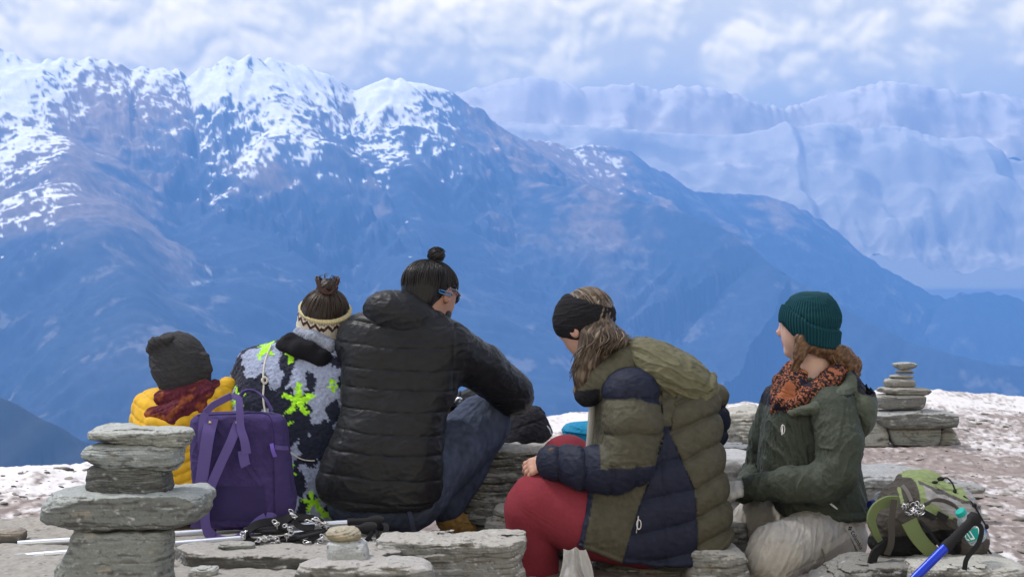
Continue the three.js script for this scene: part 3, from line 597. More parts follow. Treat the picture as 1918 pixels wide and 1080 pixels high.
  for (let i = 0; i < 26; i++) { const x = 770 + 66 * hq(), l = 8 + 12 * hq(); hs.push(tube(F, base, [[x, 590 - Math.abs(x - 800) * 0.1, 24, 0.8], [x + 3 * (hq() - 0.5), 598, 18, 0.7], [x + 8 * (hq() - 0.5), 598 + l, 18, 0.25]], 6, 4, 1, [0.008, 0.007, 0.007])); }
  for (let i = 0; i < 14; i++) { const a = -2.7 + 2.3 * hq(); hs.push(tube(F, base, [[814 + 12 * Math.cos(a), 476 + 11 * Math.sin(a), 62, 0.7], [814 + 18 * Math.cos(a), 476 + 15 * Math.sin(a), 60, 0.5], [814 + 20 * Math.cos(a + 0.5), 478 + 17 * Math.sin(a + 0.4), 58, 0.2]], 6, 4, 1, [0.01, 0.009, 0.009])); }
  addMesh('hair', mergeGeometries([hm, ...hs]), M.hair, g);
  const P = (a, b, d, r) => [...headPoint(c, S, A, a, b, d), r], stub = ell([0, -0.24, 0.12], [0.262, 0.25, 0.27]);
  part(F, g, 'beard', (x, y, z) => { const [a, b, d] = head.local(x, y, z); return smax(smax(stub(a, b, d), b + 0.13 - 0.2 * sstep(0.1, -0.05, d), 0.03), 0.02 - d, 0.02) * S - 0.6 * noise(x / 3, y / 3, z / 3); }, [c[0] - 70, c[1] - 30, c[2] - 60], [c[0] + 80, c[1] + 85, c[2] + 80], 2.2, () => [0.02, 0.016, 0.014], M.hair);
  const glass = new THREE.MeshPhysicalMaterial({ color: col(0.012, 0.03, 0.08), roughness: 0.12, clearcoat: 1 });
  const gl = [0.13, -0.13].map((a) => meshField(F, base, (x, y, z) => { const [q, b, d] = head.local(x, y, z); return ell([a, 0.02, 0.385], [0.115, 0.09, 0.03])(q, b, d) * S; }, c.map((v) => v - 90), c.map((v) => v + 90), 2));
  gl.push(tube(F, base, [P(0.36, 0.06, -0.06, 2.2), P(0.355, 0.08, 0.15, 2.2), P(0.26, 0.06, 0.36, 2.4)], 8, 6), tube(F, base, [P(0.05, 0.05, 0.42, 2), P(-0.05, 0.05, 0.42, 2)], 3, 5));
  addMesh('sunglasses', mergeGeometries(gl.map((q) => { const r = q.clone(); for (const k of Object.keys(r.attributes)) if (k !== 'position' && k !== 'normal') r.deleteAttribute(k); return r; })), glass, g);
  addMesh('hair_clip', tube(F, base, [[822, 542, 26, 1.4], [834, 546, 32, 1.4], [845, 551, 44, 1.4], [843, 554, 43, 1.4], [832, 551, 30, 1.4], [821, 546, 25, 1.4], [822, 542, 26, 1.4]], 22, 5), plain([0.06, 0.2, 0.42], 0.4), g);
  // boot, watch
  const boot = (x, y, z) => {
    let d = smin(limb([J(838, 945, 142, 29), J(842, 968, 145, 27)])(x, y, z), limb([J(845, 978, 146, 24), J(872, 988, 160, 21), J(880, 991, 164, 19)])(x, y, z), 14);
    d -= 1.2 * noise(x / 8, y / 8, z / 8) + 1.5 * Math.exp(-Math.abs(y - 950) / 3);
    return smax(d, y - J(0, 1006, 150)[1], 3);
  };
  const bt = part(F, g, 'boot', boot, [790, 895, 90], [930, 1030, 215], 2.2, (x, y, z) => { const v = 0.8 + 0.4 * fbm(x / 10, y / 10, z / 10, 3); return y > J(0, 1000, 150)[1] ? [0.09 * v, 0.06 * v, 0.03 * v] : [0.4 * v, 0.24 * v, 0.075 * v]; }, M.cloth, 'tan leather walking boot');
  for (let i = 0; i < 4; i++) { const y = 958 + i * 8, x = 846 + i * 8; addMesh('lace', tube(F, base, [J(x - 9, y + 1, 124 + i * 3, 1.1), J(x, y - 3, 119 + i * 5, 1.1), J(x + 9, y - 1, 128 + i * 5, 1.1)], 6, 4), plain([0.2, 0.13, 0.05]), bt); }
  const w = J(862, 757, 262);
  const wt = addMesh('wristwatch', tube(F, base, Array.from({ length: 13 }, (_, i) => { const a = i / 12 * 6.2832; return [w[0] + 6 * Math.sin(a) * 0.4, w[1] + 24 * Math.cos(a), w[2] + 24 * Math.sin(a), 4]; }), 24, 6), M.black, g);
  addMesh('watch_case', ell3(F, base, [w[0] - 1, w[1] - 8, w[2] - 26], [9, 9, 5]), M.metal, wt);
}
function ell3(F, base, c, r, seg = 14) { const s = new THREE.SphereGeometry(1, seg, Math.round(seg * 0.7)); s.scale(r[0] * F.s, r[1] * F.s, r[2] * F.s); const v = toWorld(F, c).sub(base); s.translate(v.x, v.y, v.z); return s; }

// knitted / draped scarf made of thick rolls of cloth
const rolls = (list, k) => { const L = list.map((q) => limb(q)); return (x, y, z) => { let m = 1e9; for (const f of L) m = m > 1e8 ? f(x, y, z) : smin(m, f(x, y, z), k); return m; }; };
const legsOf = (F, list) => list.map((q) => limb(q));

// --- leftmost: yellow jacket, grey hat ---
{
  const F = frame(5.1), base = toWorld(F, [350, 975, 30]);
  const g = thing('person', 'person in mustard yellow quilted jacket, slouchy dark grey hat and maroon scarf', 'person', base, 'people sitting on the rocks');
  const rows = [[716, 322, 410, 20, 34], [730, 290, 426, 18, 52], [752, 262, 438, 14, 64], [790, 254, 446, 8, 74], [860, 256, 448, 0, 80], [920, 258, 450, 0, 84], [968, 268, 446, 0, 82]];
  const tor = loft(rows, 3, 10), aL = limb([J(282, 766, 20, 34), J(264, 850, 60, 32), J(300, 905, 150, 28), J(340, 905, 190, 24)]), aR = limb([J(424, 762, 20, 34), J(446, 840, 60, 32), J(410, 905, 150, 28), J(370, 905, 190, 24)]);
  const collar = limb([[262, 762, 6, 11], [300, 792, -56, 15], [352, 790, -62, 16], [398, 752, -40, 18], [424, 722, 10, 14]]), tip = limb([[264, 768, 4, 10], [255, 756, 4, 4]]);
  const jacket = (x, y, z) => {
    let d = smin(smin(tor(x, y, z), Math.min(aL(x, y, z), aR(x, y, z)), 14), smin(collar(x, y, z), tip(x, y, z), 6), 8);
    if (Math.abs(d) > 14) return d;
    const q = (y + Math.abs(x - 322) * 0.42) / 17.5, s = Math.abs(q - Math.round(q)), low = sstep(806, 830, y);
    d -= (1 - Math.exp(-s * 7)) * 4.4 * low - 2 * low;
    const q2 = (y - 0.35 * x) / 23, s2 = Math.abs(q2 - Math.round(q2));
    return d - (1 - Math.exp(-s2 * 8)) * 2.6 * (1 - low) - 0.9 * crease(x, y, z, 40, 26, 40, 6) - 0.25 * noise(x / 8, y / 8, z / 8);
  };
  part(F, g, 'jacket', jacket, [225, 700, -110], [490, 985, 230], 2.9, (x, y, z) => { const v = 1 + 0.18 * noise(x / 12, y / 12, z / 12); return [0.62 * v, 0.36 * v, 0.022 * v]; }, M.shell);
  const legs = [limb([J(320, 950, 20, 44), J(310, 880, 230, 40), J(315, 950, 330, 30)]), limb([J(390, 950, 20, 44), J(400, 880, 230, 40), J(395, 950, 330, 30)])];
  part(F, g, 'trousers', (x, y, z) => Math.max(smin(legs[0](x, y, z), legs[1](x, y, z), 12) - crease(x, y, z, 24, 24, 24, 3), y - 1010), [250, 820, -60], [470, 1016, 400], 5, () => [0.03, 0.03, 0.035], M.cloth);
  const A = axes([-0.35, 0.2, 0.92], [-0.12, -1, 0.1]), c = [335, 694, 12], S = 110, head = headField(c, S, A), nk = limb([[340, 720, 10, 36], [348, 760, 10, 44]]), skin = [0.4, 0.22, 0.15];
  bodyMesh(F, g, { torso: loft(shrink(rows, 20), 2, 10), limbs: legs.map((k) => (x, y, z) => k(x, y, z) + 14), head: { f: head, c, S }, neck: nk, skin, lo: [230, 690, -80], hi: [470, 990, 390], hands: [{ f: handField(J(348, 905, 192), [0.8, -0.2, 0.3], [0, -0.8, -0.5], 60, 0.5, -1), c: J(380, 900, 205), r: 60 }, { f: handField(J(364, 905, 192), [-0.8, -0.2, 0.3], [0, -0.8, -0.5], 60, 0.5, 1), c: J(330, 900, 205), r: 60 }] });
  const cap = loft([[621, 318, 338, 14, 10], [626, 302, 352, 14, 30], [636, 290, 366, 12, 46], [652, 280, 378, 10, 58], [676, 279, 389, 8, 64], [700, 284, 393, 6, 64], [722, 296, 388, 6, 58], [738, 306, 366, 6, 46]], 2, 6), flap = limb([[386, 668, -10, 8], [393, 690, -16, 6], [390, 708, -18, 3]]), fold = limb([[284, 652, -16, 8], [298, 640, -40, 9], [330, 632, -46, 6]]);
  const hat = (x, y, z) => {
    let d = smin(smin(cap(x, y, z), flap(x, y, z), 8), fold(x, y, z), 9);
    const u = (x - 288) * 0.75 + (y - 650) * 0.65, v = (y - 650) * 0.75 - (x - 288) * 0.65;
    d -= 2.6 * crease(u, v * 1.5, z, 60, 15, 60, 8) * sstep(120, 10, Math.hypot(x - 290, y - 650));
    d -= 1.6 * crease(x, y * 1.4, z, 50, 16, 40, 9);
    return d - 0.4 * noise(x / 5, y / 5, z / 5);
  };
  part(F, g, 'hat', hat, [265, 608, -75], [410, 752, 95], 2, (x, y, z) => { const v = 1 + 0.25 * noise(x / 6, y / 3, z / 6); return [0.038 * v, 0.037 * v, 0.04 * v]; }, M.cloth);
  const sc = rolls([[[296, 744, 40, 14], [286, 762, 0, 16], [300, 776, -44, 19], [344, 766, -60, 19], [388, 738, -46, 19], [404, 728, -6, 16], [390, 728, 40, 14]], [[292, 770, 0, 15], [306, 788, -46, 16], [340, 784, -62, 15], [386, 758, -50, 17], [408, 742, -10, 12]], [[310, 742, -40, 14], [350, 738, -48, 16], [390, 722, -34, 14]]], 7);
  const scarf = (x, y, z) => sc(x, y, z) - 2.6 * crease(x * 0.8 - y * 0.6, (y + x * 0.6) * 1.6, z, 40, 16, 40, 12) - 0.5 * noise(x / 5, y / 5, z / 5);
  part(F, g, 'scarf', scarf, [258, 695, -95], [440, 815, 70], 2.2, (x, y, z) => { const o = sstep(0.05, 0.3, fbm(x / 26, y / 26, z / 26, 3) + 0.3 * sstep(360, 385, x) * sstep(722, 740, y) + (x < 296 ? 0.15 : -0.05)), v = 1 + 0.5 * noise(x / 4, y / 9, z / 5); return mixc([0.085 * v, 0.016 * v, 0.026 * v], [0.26 * v, 0.075 * v, 0.02 * v], o * 0.7); }, M.cloth);
}

// --- second: patterned fleece, knitted headband ---
{
  const F = frame(5.15), base = toWorld(F, [560, 985, 20]);
  const g = thing('person', 'person in navy, grey and lime patterned fleece jacket with knitted headband and hair bun', 'person', base, 'people sitting on the rocks');
  const rows = [[634, 520, 650, 26, 40], [646, 490, 664, 24, 54], [664, 470, 676, 22, 64], [690, 453, 684, 16, 74], [740, 430, 688, 8, 82], [780, 424, 684, 4, 86], [850, 428, 672, 0, 90], [910, 440, 660, 0, 92], [972, 452, 640, 0, 90]];
  const tor = loft(rows, 3, 10), aL = limb([J(478, 690, 20, 40), J(440, 780, 50, 36), J(470, 850, 170, 32), J(540, 830, 240, 25)]), aR = limb([J(655, 690, 20, 38), J(672, 790, 60, 34), J(640, 840, 180, 30), J(580, 830, 240, 25)]);
  const fleeceFuzz = (x, y, z) => 1.7 * noise(x / 4.2, y / 4.2, z / 4.2) + 1.3 * noise(x / 8 + 5, y / 8, z / 8) + 1.2 * fbm(x / 22, y / 22, z / 22, 2);
  const jacket = (x, y, z) => {
    let d = smin(tor(x, y, z), Math.min(aL(x, y, z), aR(x, y, z)), 16);
    if (Math.abs(d) > 14) return d;
    d -= fleeceFuzz(x, y, z) + 2.5 * crease(x, y, z, 60, 40, 60, 3);
    return d + 2.4 * Math.exp(-Math.abs(y - 852 - (x - 560) * 0.1) / 2.4);
  };
  const stars = [[568, 745, 31, 5, 0.3], [500, 653, 22, 4, 0.9], [551, 664, 16, 3, 0.5], [543, 788, 17, 4, 0.2], [553, 872, 15, 4, 1], [596, 928, 20, 5, 0.4], [618, 952, 13, 4, 0.7], [590, 960, 12, 4, 0], [452, 740, 20, 5, 0.4], [640, 870, 22, 5, 0.6], [630, 720, 12, 4, 0.2], [470, 860, 26, 5, 0.5]];
  const pattern = (x, y, z) => {
    const wx = x + 5 * noise(x / 9, y / 9, z / 9) + 3 * noise(x / 3, y / 3, z / 3), wy = y + 5 * noise(x / 9 + 8, y / 9, z / 9) + 3 * noise(x / 3 + 5, y / 3, z / 3);
    for (const [cx, cy, r, n, a] of stars) { const dx = wx - cx, dy = wy - cy, q = Math.hypot(dx, dy), t = Math.atan2(dy, dx) + a; if (z < 40 && q < r * (0.6 + 0.4 * Math.cos(t * n))) return [0.36, 0.78, 0.025]; }
    const p = noise(wx / 44 + 0.4, wy / 48 + 0.2, z / 60) + 0.45 * noise(wx / 20, wy / 22, z / 24), v = 1 + 0.22 * noise(x / 3.5, y / 3.5, z / 3.5);
    return p > 0.02 ? [0.29 * v, 0.335 * v, 0.48 * v] : [0.011 * v, 0.014 * v, 0.032 * v];
  };
  part(F, g, 'fleece_jacket', jacket, [395, 615, -120], [715, 985, 275], 2.6, pattern, M.fleece);
  const legs = [limb([J(500, 950, 20, 48), J(480, 850, 250, 44), J(490, 950, 340, 34)]), limb([J(610, 950, 20, 48), J(600, 850, 250, 44), J(600, 950, 340, 34)])];
  part(F, g, 'trousers', (x, y, z) => Math.max(smin(legs[0](x, y, z), legs[1](x, y, z), 14) - crease(x, y, z, 24, 24, 24, 3), y - 1000), [430, 790, -60], [690, 1006, 420], 5, () => [0.012, 0.012, 0.015], M.cloth);
  const band0 = rolls([[[524, 660, 20, 13], [534, 648, -20, 14], [566, 652, -48, 15], [604, 668, -46, 15], [630, 684, -16, 13], [640, 680, 20, 12]], [[532, 638, 10, 10], [548, 634, -30, 11], [586, 650, -48, 12], [622, 672, -28, 11]]], 7);
  part(F, g, 'collar', (x, y, z) => band0(x, y, z) - 0.8 * crease(x, y, z, 24, 20, 24, 2), [500, 610, -80], [665, 710, 45], 2.3, () => [0.01, 0.01, 0.013], M.cloth, 'black inner collar of the fleece');
  const grey = rolls([[[560, 624, 2, 12], [590, 630, -22, 13], [618, 646, -26, 13], [634, 664, -6, 13], [636, 682, 14, 11], [628, 690, 30, 10]]], 6);
  part(F, g, 'collar_lining', (x, y, z) => grey(x, y, z) - fleeceFuzz(x, y, z) * 0.8, [535, 602, -60], [665, 715, 60], 2, (x, y, z) => { const v = 1 + 0.3 * noise(x / 3, y / 3, z / 3); return [0.26 * v, 0.29 * v, 0.38 * v]; }, M.fleece, 'grey fleece lining of the collar');
  const A = axes([0.42, -0.12, 0.9], [0.1, -0.92, -0.3]), c = [606, 599, 24], S = 113, head = headField(c, S, A), nk = limb([[600, 620, 20, 34], [590, 670, 20, 40]]), skin = [0.42, 0.25, 0.18];
  bodyMesh(F, g, { torso: loft(shrink(rows, 22), 2, 10), limbs: legs.map((k) => (x, y, z) => k(x, y, z) + 14), head: { f: head, c, S }, neck: nk, skin, lo: [410, 615, -90], hi: [700, 985, 410], hands: [{ f: handField(J(545, 830, 242), [0.8, -0.1, 0.3], [0, -0.8, -0.5], 60, 0.5, -1), c: J(580, 828, 255), r: 58 }, { f: handField(J(575, 830, 242), [-0.8, -0.1, 0.3], [0, -0.8, -0.5], 60, 0.5, 1), c: J(540, 828, 255), r: 58 }] });
  const hairCap = (x, y, z) => {
    const [a, b, d] = head.local(x, y, z);
    let m = ell([0, 0.13, -0.05], [0.385, 0.41, 0.46])(a, b, d);
    const ph = Math.atan2(a, d - 0.02);
    return (Math.max(m, -b - 0.18) - 0.008 * noise(ph * 9, b * 2, 3) - 0.004 * noise(ph * 24, b * 3, 5)) * S;
  };
  const topP = headPoint(c, S, A, 0.02, 0.6, -0.1), knot = ell([613, 538, -2], [20, 17, 19]);
  const hairTint = (x, y, z) => { const v = 0.75 + 0.5 * noise(x / 4, y / 8, z / 5); return [0.034 * v, 0.023 * v, 0.018 * v]; };
  const hg = [meshField(F, base, (x, y, z) => smin(hairCap(x, y, z), knot(x, y, z) - 2.2 * noise(x / 6 + y / 5, y / 7, z / 6), 9), [545, 515, -50], [668, 640, 95], 2, hairTint)];
  const hr = rng(11);
  for (let i = 0; i < 46; i++) { const a = hr() * 6.28, b = hr() * 6.28, q = (t, k) => [613 + 19 * k * Math.cos(a + t) + 3 * Math.cos(b), 537 + 16 * k * Math.sin(a * 1.7 + t * 1.3) - (k > 1 ? 3 : 0), -2 + 18 * k * Math.sin(a + t), 1.3]; hg.push(tube(F, base, [q(0, 0.9), q(0.8, 1.02), q(1.6, 1.05), q(2.3, 1 + 0.08 * hr())], 8, 4, 1, [0.04 + 0.03 * hr(), 0.028, 0.021])); }
  for (let i = 0; i < 8; i++) { const a = -2.6 + hr() * 2.2, l = 7 + 7 * hr(); hg.push(tube(F, base, [[612 + 12 * Math.cos(a), 530 + 10 * Math.sin(a), -8, 1.1], [612 + (12 + l * 0.6) * Math.cos(a), 530 + (10 + l * 0.6) * Math.sin(a), -10 + 12 * hr(), 0.8], [612 + (12 + l) * Math.cos(a + 0.4), 532 + (10 + l * 0.8) * Math.sin(a + 0.3), -10 + 20 * hr(), 0.3]], 6, 4, 1, [0.04, 0.03, 0.024])); }
  hg.push(...scalpStrands(F, base, c, S, A, { n: 220, seed: 9, rad: [0.39, 0.415, 0.465], mid: [0, 0.13, -0.05], t0: 0.1, t1: [1, 1.6], lift: 0.02, ok: (a, b) => b > -0.1, tints: [[0.022, 0.015, 0.011], [0.075, 0.053, 0.04]], r: 0.7 }));
  addMesh('hair', mergeGeometries(hg), M.hair, g);
  const bandAxis = new THREE.Vector3(0.13, -0.89, -0.43).normalize(), bc = [605, 594, 22];
  const bandF = (x, y, z) => {
    const px = x - bc[0], py = y - bc[1], pz = z - bc[2], h = px * bandAxis.x + py * bandAxis.y + pz * bandAxis.z, rx = px - h * bandAxis.x, ry = py - h * bandAxis.y, rz = pz - h * bandAxis.z, rr = Math.hypot(rx, ry, rz);
    const ph = Math.atan2(rx, rz), R = 50 + 3 * Math.cos(2 * ph) - Math.max(0, h - 4) * 0.16;
    const knit = 0.8 * Math.abs(Math.sin(ph * 34)) + 0.5 * Math.sin(h * 1.6 + Math.sin(ph * 34) * 1.4);
    const trim = Math.exp(-((h - 17) ** 2) / 14) * 2.2 + Math.exp(-((h + 19) ** 2) / 14) * 1.6;
    return smax(Math.abs(rr - R) - 3.2 - trim, Math.abs(h + 1) - 21, 4) - knit * 0.6;
  };
  part(F, g, 'headband', bandF, [538, 530, -50], [676, 662, 95], 1.6, (x, y, z) => {
    const px = x - bc[0], py = y - bc[1], pz = z - bc[2], h = px * bandAxis.x + py * bandAxis.y + pz * bandAxis.z, ph = Math.atan2(px - h * bandAxis.x, pz - h * bandAxis.z), v = 0.85 + 0.3 * Math.abs(Math.sin(ph * 34));
    if (h > 13 || h < -17) return [0.5 * v, 0.43 * v, 0.24 * v];
    const zig = Math.abs(((ph * 4.6 / Math.PI * 2) % 1 + 1) % 1 - 0.5) * 2, m = h + zig * 9 - 9;
    return (m > -4 && m < 3.6) || (m > 8.5 && m < 10.5) ? [0.06 * v, 0.026 * v, 0.022 * v] : [0.55 * v, 0.51 * v, 0.44 * v];
  }, M.cloth, 'cream and brown knitted headband');
  // the hood cord hanging down the back
  const onBack = (x, y, r) => { let z = -200; for (let k = 0; k < 80; k++) { const d = jacket(x, y, z); if (d < 0.4) break; z += Math.max(0.3, d * 0.7); if (z > 100) break; } return [x, y, z - r * 0.9, r]; };
  const path1 = [[512, 645], [505, 664], [502, 684], [502, 704], [504, 716], [504, 740], [510, 772]], path2 = [[530, 806], [540, 822], [556, 838], [576, 850], [592, 853], [600, 853]];
  const cg = [tube(F, base, path1.map(([x, y]) => onBack(x, y, 1.7)), 40, 6), tube(F, base, [[510, 772], [516, 788], [523, 800], [530, 806]].map(([x, y]) => onBack(x, y, 1.7)), 12, 6), tube(F, base, path2.map(([x, y]) => onBack(x, y, 1.2)), 24, 6)];
  for (let i = 0; i < 3; i++) { const [kx, ky, kz] = onBack(506, 708, 3); cg.push(tube(F, base, Array.from({ length: 8 }, (_, k) => { const a = k / 7 * 6.283; return [kx + Math.cos(a + i) * (6 - i), ky + Math.sin(a + i) * (4.5 + i), kz - 1 - i * 1.3, 1.7]; }), 18, 5)); }
  addMesh('cord', mergeGeometries(cg), M.cord, g);
}

// --- the woman with the black headband, olive and navy down jacket ---
{
  const F = frame(4.8), base = toWorld(F, [1200, 1066, -10]);
  const g = thing('person', 'person in olive and navy down jacket with red leggings and black headband, looking down', 'person', base, 'people sitting on the rocks');
  const rows = [[672, 1176, 1268, 10, 44], [690, 1146, 1302, 8, 58], [712, 1124, 1326, 4, 74], [745, 1114, 1342, 0, 86], [790, 1112, 1346, -2, 94], [842, 1106, 1350, -4, 102], [893, 1098, 1356, -4, 108], [950, 1088, 1363, -2, 110], [992, 1080, 1366, 0, 108], [1022, 1076, 1362, 0, 104], [1046, 1070, 1362, 0, 100]];
  const tor = loft(rows, 3, 12);
  const armN = [J(1182, 742, -64, 54), J(1186, 800, -86, 52), J(1178, 866, -94, 46), J(1150, 880, -92, 43), J(1100, 877, -74, 39), J(1052, 868, -52, 32), J(1032, 866, -44, 29)], aN = limb(armN);
  const armF = [J(1318, 748, 80, 44), J(1330, 800, 110, 34), J(1290, 862, 170, 34), J(1150, 880, 180, 30), J(1040, 862, 90, 27)], aF = limb(armF);
  const hem = (x) => along([[1060, 1006], [1078, 1010], [1120, 1026], [1159, 1041], [1230, 1046], [1294, 1044], [1325, 1034], [1362, 1005], [1380, 990]], x)[0];
  const zoneEdge = (y) => along([[690, 1270], [760, 1252], [805, 1246], [826, 1256], [904, 1290], [960, 1294], [1050, 1296]], y)[0], zoneFront = (y) => along([[790, 1232], [805, 1234], [860, 1216], [930, 1190], [985, 1172], [1050, 1156]], y)[0];
  const isArm = (x, y, z) => aN(x, y, z) < tor(x, y, z) - 2;
  const thigh = limb([J(1206, 990, -24, 88), J(1100, 977, -34, 79), J(1040, 955, -30, 70)]);
  const jacket = (x, y, z) => {
    const t = smax(smin(tor(x, y, z), smax(thigh(x, y, z), 1094 - (y - 919) * 0.2 - x, 8), 10), y - hem(x), 8), a = aN(x, y, z);
    let d = smin(smin(t, a, 12), aF(x, y, z), 14);
    if (Math.abs(d) > 18) return d;
    const arm = sstep(6, -8, a - t), w = 3 * noise(x / 40, y / 40, z / 40);
    let puff = 0;
    if (arm > 0.02) { // rings of down along the sleeve
      const s = y < 858 && x > 1110 ? (y - 800 + w + Math.abs(x - 1180) * -0.1) / 62 + 4 : (x - 1046 + w) / 46;
      puff += arm * (1 - Math.exp(-Math.abs(s - Math.round(s)) * 7)) * 8;
    }
    if (arm < 0.98) {
      const zb = zoneEdge(y), back = x > zb;
      const qq = back ? (y + 0.5 * (x - zb) * (1 - 0.3 * (x - zb) / 90) + w) / 51 : (y + (x > zoneFront(y) ? 0.25 * (x - 1240) : 0) + w) / (x > zoneFront(y) ? 58 : 200);
      const s = Math.abs(qq + 0.25 - Math.round(qq + 0.25)), amp = back ? 11 : x > zoneFront(y) ? 8 : 2;
      puff += (1 - arm) * ((1 - Math.exp(-s * 6)) * amp - 3 * Math.exp(-Math.abs(x - zb) / 3) - 2.4 * Math.exp(-Math.abs(x - zoneFront(y)) / 3) - (x > zoneFront(y) && y > 800 ? 2.6 * Math.exp(-Math.abs(x - 1230 - (y - 900) * 0.06) / 3) : 0));
    }
    d -= puff - 4 + 1.1 * noise(x / 5, y / 16, z / 5) * Math.exp(-Math.max(0, puff - 1) / 4) + 1.7 * crease(x, y, z, 26, 15, 26, 3) * (0.7 + arm * 0.4) + 0.6 * noise(x / 9, y / 7, z / 9);
    d -= 2.4 * Math.exp(-((y - hem(x) + 6) ** 2) / 26) - 1.6 * Math.exp(-Math.abs(y - hem(x) + 13) / 2);
    return d;
  };
  const olive = [0.066, 0.062, 0.043], navy = [0.0135, 0.0165, 0.034], paint = (x, y, z) => {
    const v = 1 + 0.18 * noise(x / 12, y / 12, z / 12) + 0.12 * noise(x / 4, y / 4, z / 4); let c = olive;
    if (aF(x, y, z) < tor(x, y, z) - 1 && z > 40) c = y > 762 ? navy : olive;
    else if (isArm(x, y, z)) c = y > 862 - (x - 1150) * 0.06 || x < 1118 ? navy : y < 738 + (x - 1180) * 0.12 + Math.abs(x - 1180) * 0.16 ? navy : olive;
    else if (y < 752 + (x - 1170) * 0.1 && x < 1212 && z < 20) c = navy;
    else if (x > zoneFront(y) && x < zoneEdge(y) && y > 790) c = navy;
    else if (x < 1106 + (y < 919 ? 0 : -(y - 919) * 0.2) && y > 842) c = navy;
    return [c[0] * v, c[1] * v, c[2] * v];
  };
  part(F, g, 'down_jacket', jacket, [985, 650, -170], [1405, 1062, 260], 2.9, paint, M.shell);
  // hood, rolled back over the shoulders, and the stand collar
  const hoodA = axes([0.9, 0.44, 0.02], [0.44, -0.9, 0]), hb = ell([1258, 704, -22], [74, 50, 92], hoodA), hb2 = ell([1222, 672, -10], [60, 36, 58], hoodA);
  const hood = (x, y, z) => {
    let d = smin(hb(x, y, z), hb2(x, y, z), 14);
    const u = (x - 1256) * 0.9 + (y - 704) * 0.44;
    d -= 4.6 * crease(x * 0.9 + y * 0.4, y * 1.1 - x * 0.5, z, 52, 22, 44, 7) + 0.4 * noise(x / 8, y / 6, z / 8);
    d -= 3.6 * Math.exp(-((u - 72) ** 2) / 60) * (1 + 0.6 * Math.sin((y + z) / 3.2)); d += 2.4 * Math.exp(-((u - 60) ** 2) / 10);
    return d + 1.4 * Math.exp(-Math.abs(y - 690 - (x - 1256) * 0.5) / 2.2);
  };
  const hd = part(F, g, 'hood', hood, [1150, 630, -110], [1365, 785, 80], 2.4, (x, y, z) => { const v = 1 + 0.2 * noise(x / 10, y / 10, z / 10); return [0.115 * v, 0.11 * v, 0.066 * v]; }, M.shell);
  addMesh('drawcord', mergeGeometries([[[1262, 690, -74], [1276, 700, -78], [1284, 712, -80], [1281, 724, -80]], [[1270, 688, -74], [1290, 702, -76], [1296, 716, -76], [1283, 722, -80]], [[1250, 692, -74], [1262, 690, -77], [1276, 690, -77]]].map((q) => tube(F, base, q.map((p) => [...p, 1.5]), 12, 5))), M.black, hd);
  addMesh('toggle', ell3(F, base, [1282, 724, -82], [3, 5, 3]), M.metal, hd);
  const col1 = rolls([[[1214, 658, 10, 26], [1168, 682, -34, 30], [1128, 708, -44, 30], [1100, 734, -26, 26]], [[1206, 652, 44, 20], [1150, 690, 44, 24], [1104, 728, 22, 24]], [[1196, 650, 30, 18], [1140, 660, 10, 10]]], 12);
  const inside = limb([[1180, 640, 8, 26], [1128, 690, 6, 22], [1096, 716, 4, 16]]);
  part(F, g, 'collar', (x, y, z) => smax(col1(x, y, z), -inside(x, y, z), 6) - 2 * crease(x + y, y - x, z, 60, 18, 40, 5) - 0.4 * noise(x / 7, y / 7, z / 7), [1060, 625, -95], [1255, 775, 85], 2.4, (x, y, z) => { const v = 1 + 0.2 * noise(x / 10, y / 10, z / 10), dark = y > 726 - (x - 1100) * 0.15 && x < 1120; return dark ? [0.014 * v, 0.014 * v, 0.018 * v] : [0.085 * v, 0.08 * v, 0.053 * v]; }, M.shell);
  part(F, g, 'vest', limb([[1110, 762, 6, 7], [1106, 850, 16, 9], [1100, 905, 20, 10]]), [1075, 740, -20], [1125, 925, 45], 3, () => [0.34, 0.34, 0.32], M.cloth, 'pale grey inner layer');
  addMesh('zip_pull', mergeGeometries([tube(F, base, [[1075, 1004, -78, 2.6], [1076, 1016, -80, 3.2], [1075, 1026, -80, 2]], 6, 6), tube(F, base, [[1075, 1026, -80, 1.6], [1071, 1038, -82, 2.6], [1072, 1046, -82, 3]], 6, 5)]), M.steel, g);
  addMesh('pocket_zip', mergeGeometries([tube(F, base, [J(1196, 966, -118, 1.2), J(1194, 985, -118, 1.6), J(1192, 998, -117, 0.8)], 6, 5), tube(F, base, Array.from({ length: 9 }, (_, k) => J(1197 + 4 * Math.cos(k * 0.785), 982 + 9 * Math.sin(k * 0.785), -119, 1.3)), 16, 5)]), M.metal, g);
  addMesh('zip', tube(F, base, [[1092, 920, -64, 3], [1084, 965, -72, 3], [1076, 1006, -76, 3]], 16, 5), plain([0.012, 0.014, 0.03], 0.6), g);
  addMesh('cuff', mergeGeometries([tube(F, base, [J(1037, 846, -66, 5), J(1032, 866, -74, 5), J(1036, 888, -66, 5)], 12, 6)]), plain([0.012, 0.014, 0.022], 0.8), g);
  addMesh('cuff_tab', ell3(F, base, J(1034, 845, -66), [8, 7, 5]), plain([0.11, 0.075, 0.05], 0.8), g);
  // legs
  const legN = [J(1206, 990, -24, 74), J(1100, 977, -34, 68), J(1012, 944, -24, 59), J(1000, 955, -20, 54), J(997, 1020, -10, 48), J(1006, 1100, 0, 43), J(1010, 1230, 10, 30)], legF = [J(1240, 985, 90, 74), J(1120, 920, 150, 58), J(1062, 866, 190, 54), J(1052, 885, 196, 48), J(1020, 1000, 170, 38), J(1010, 1110, 160, 32), J(1005, 1230, 160, 27)];
  const lN = limb(legN), lF = limb(legF);
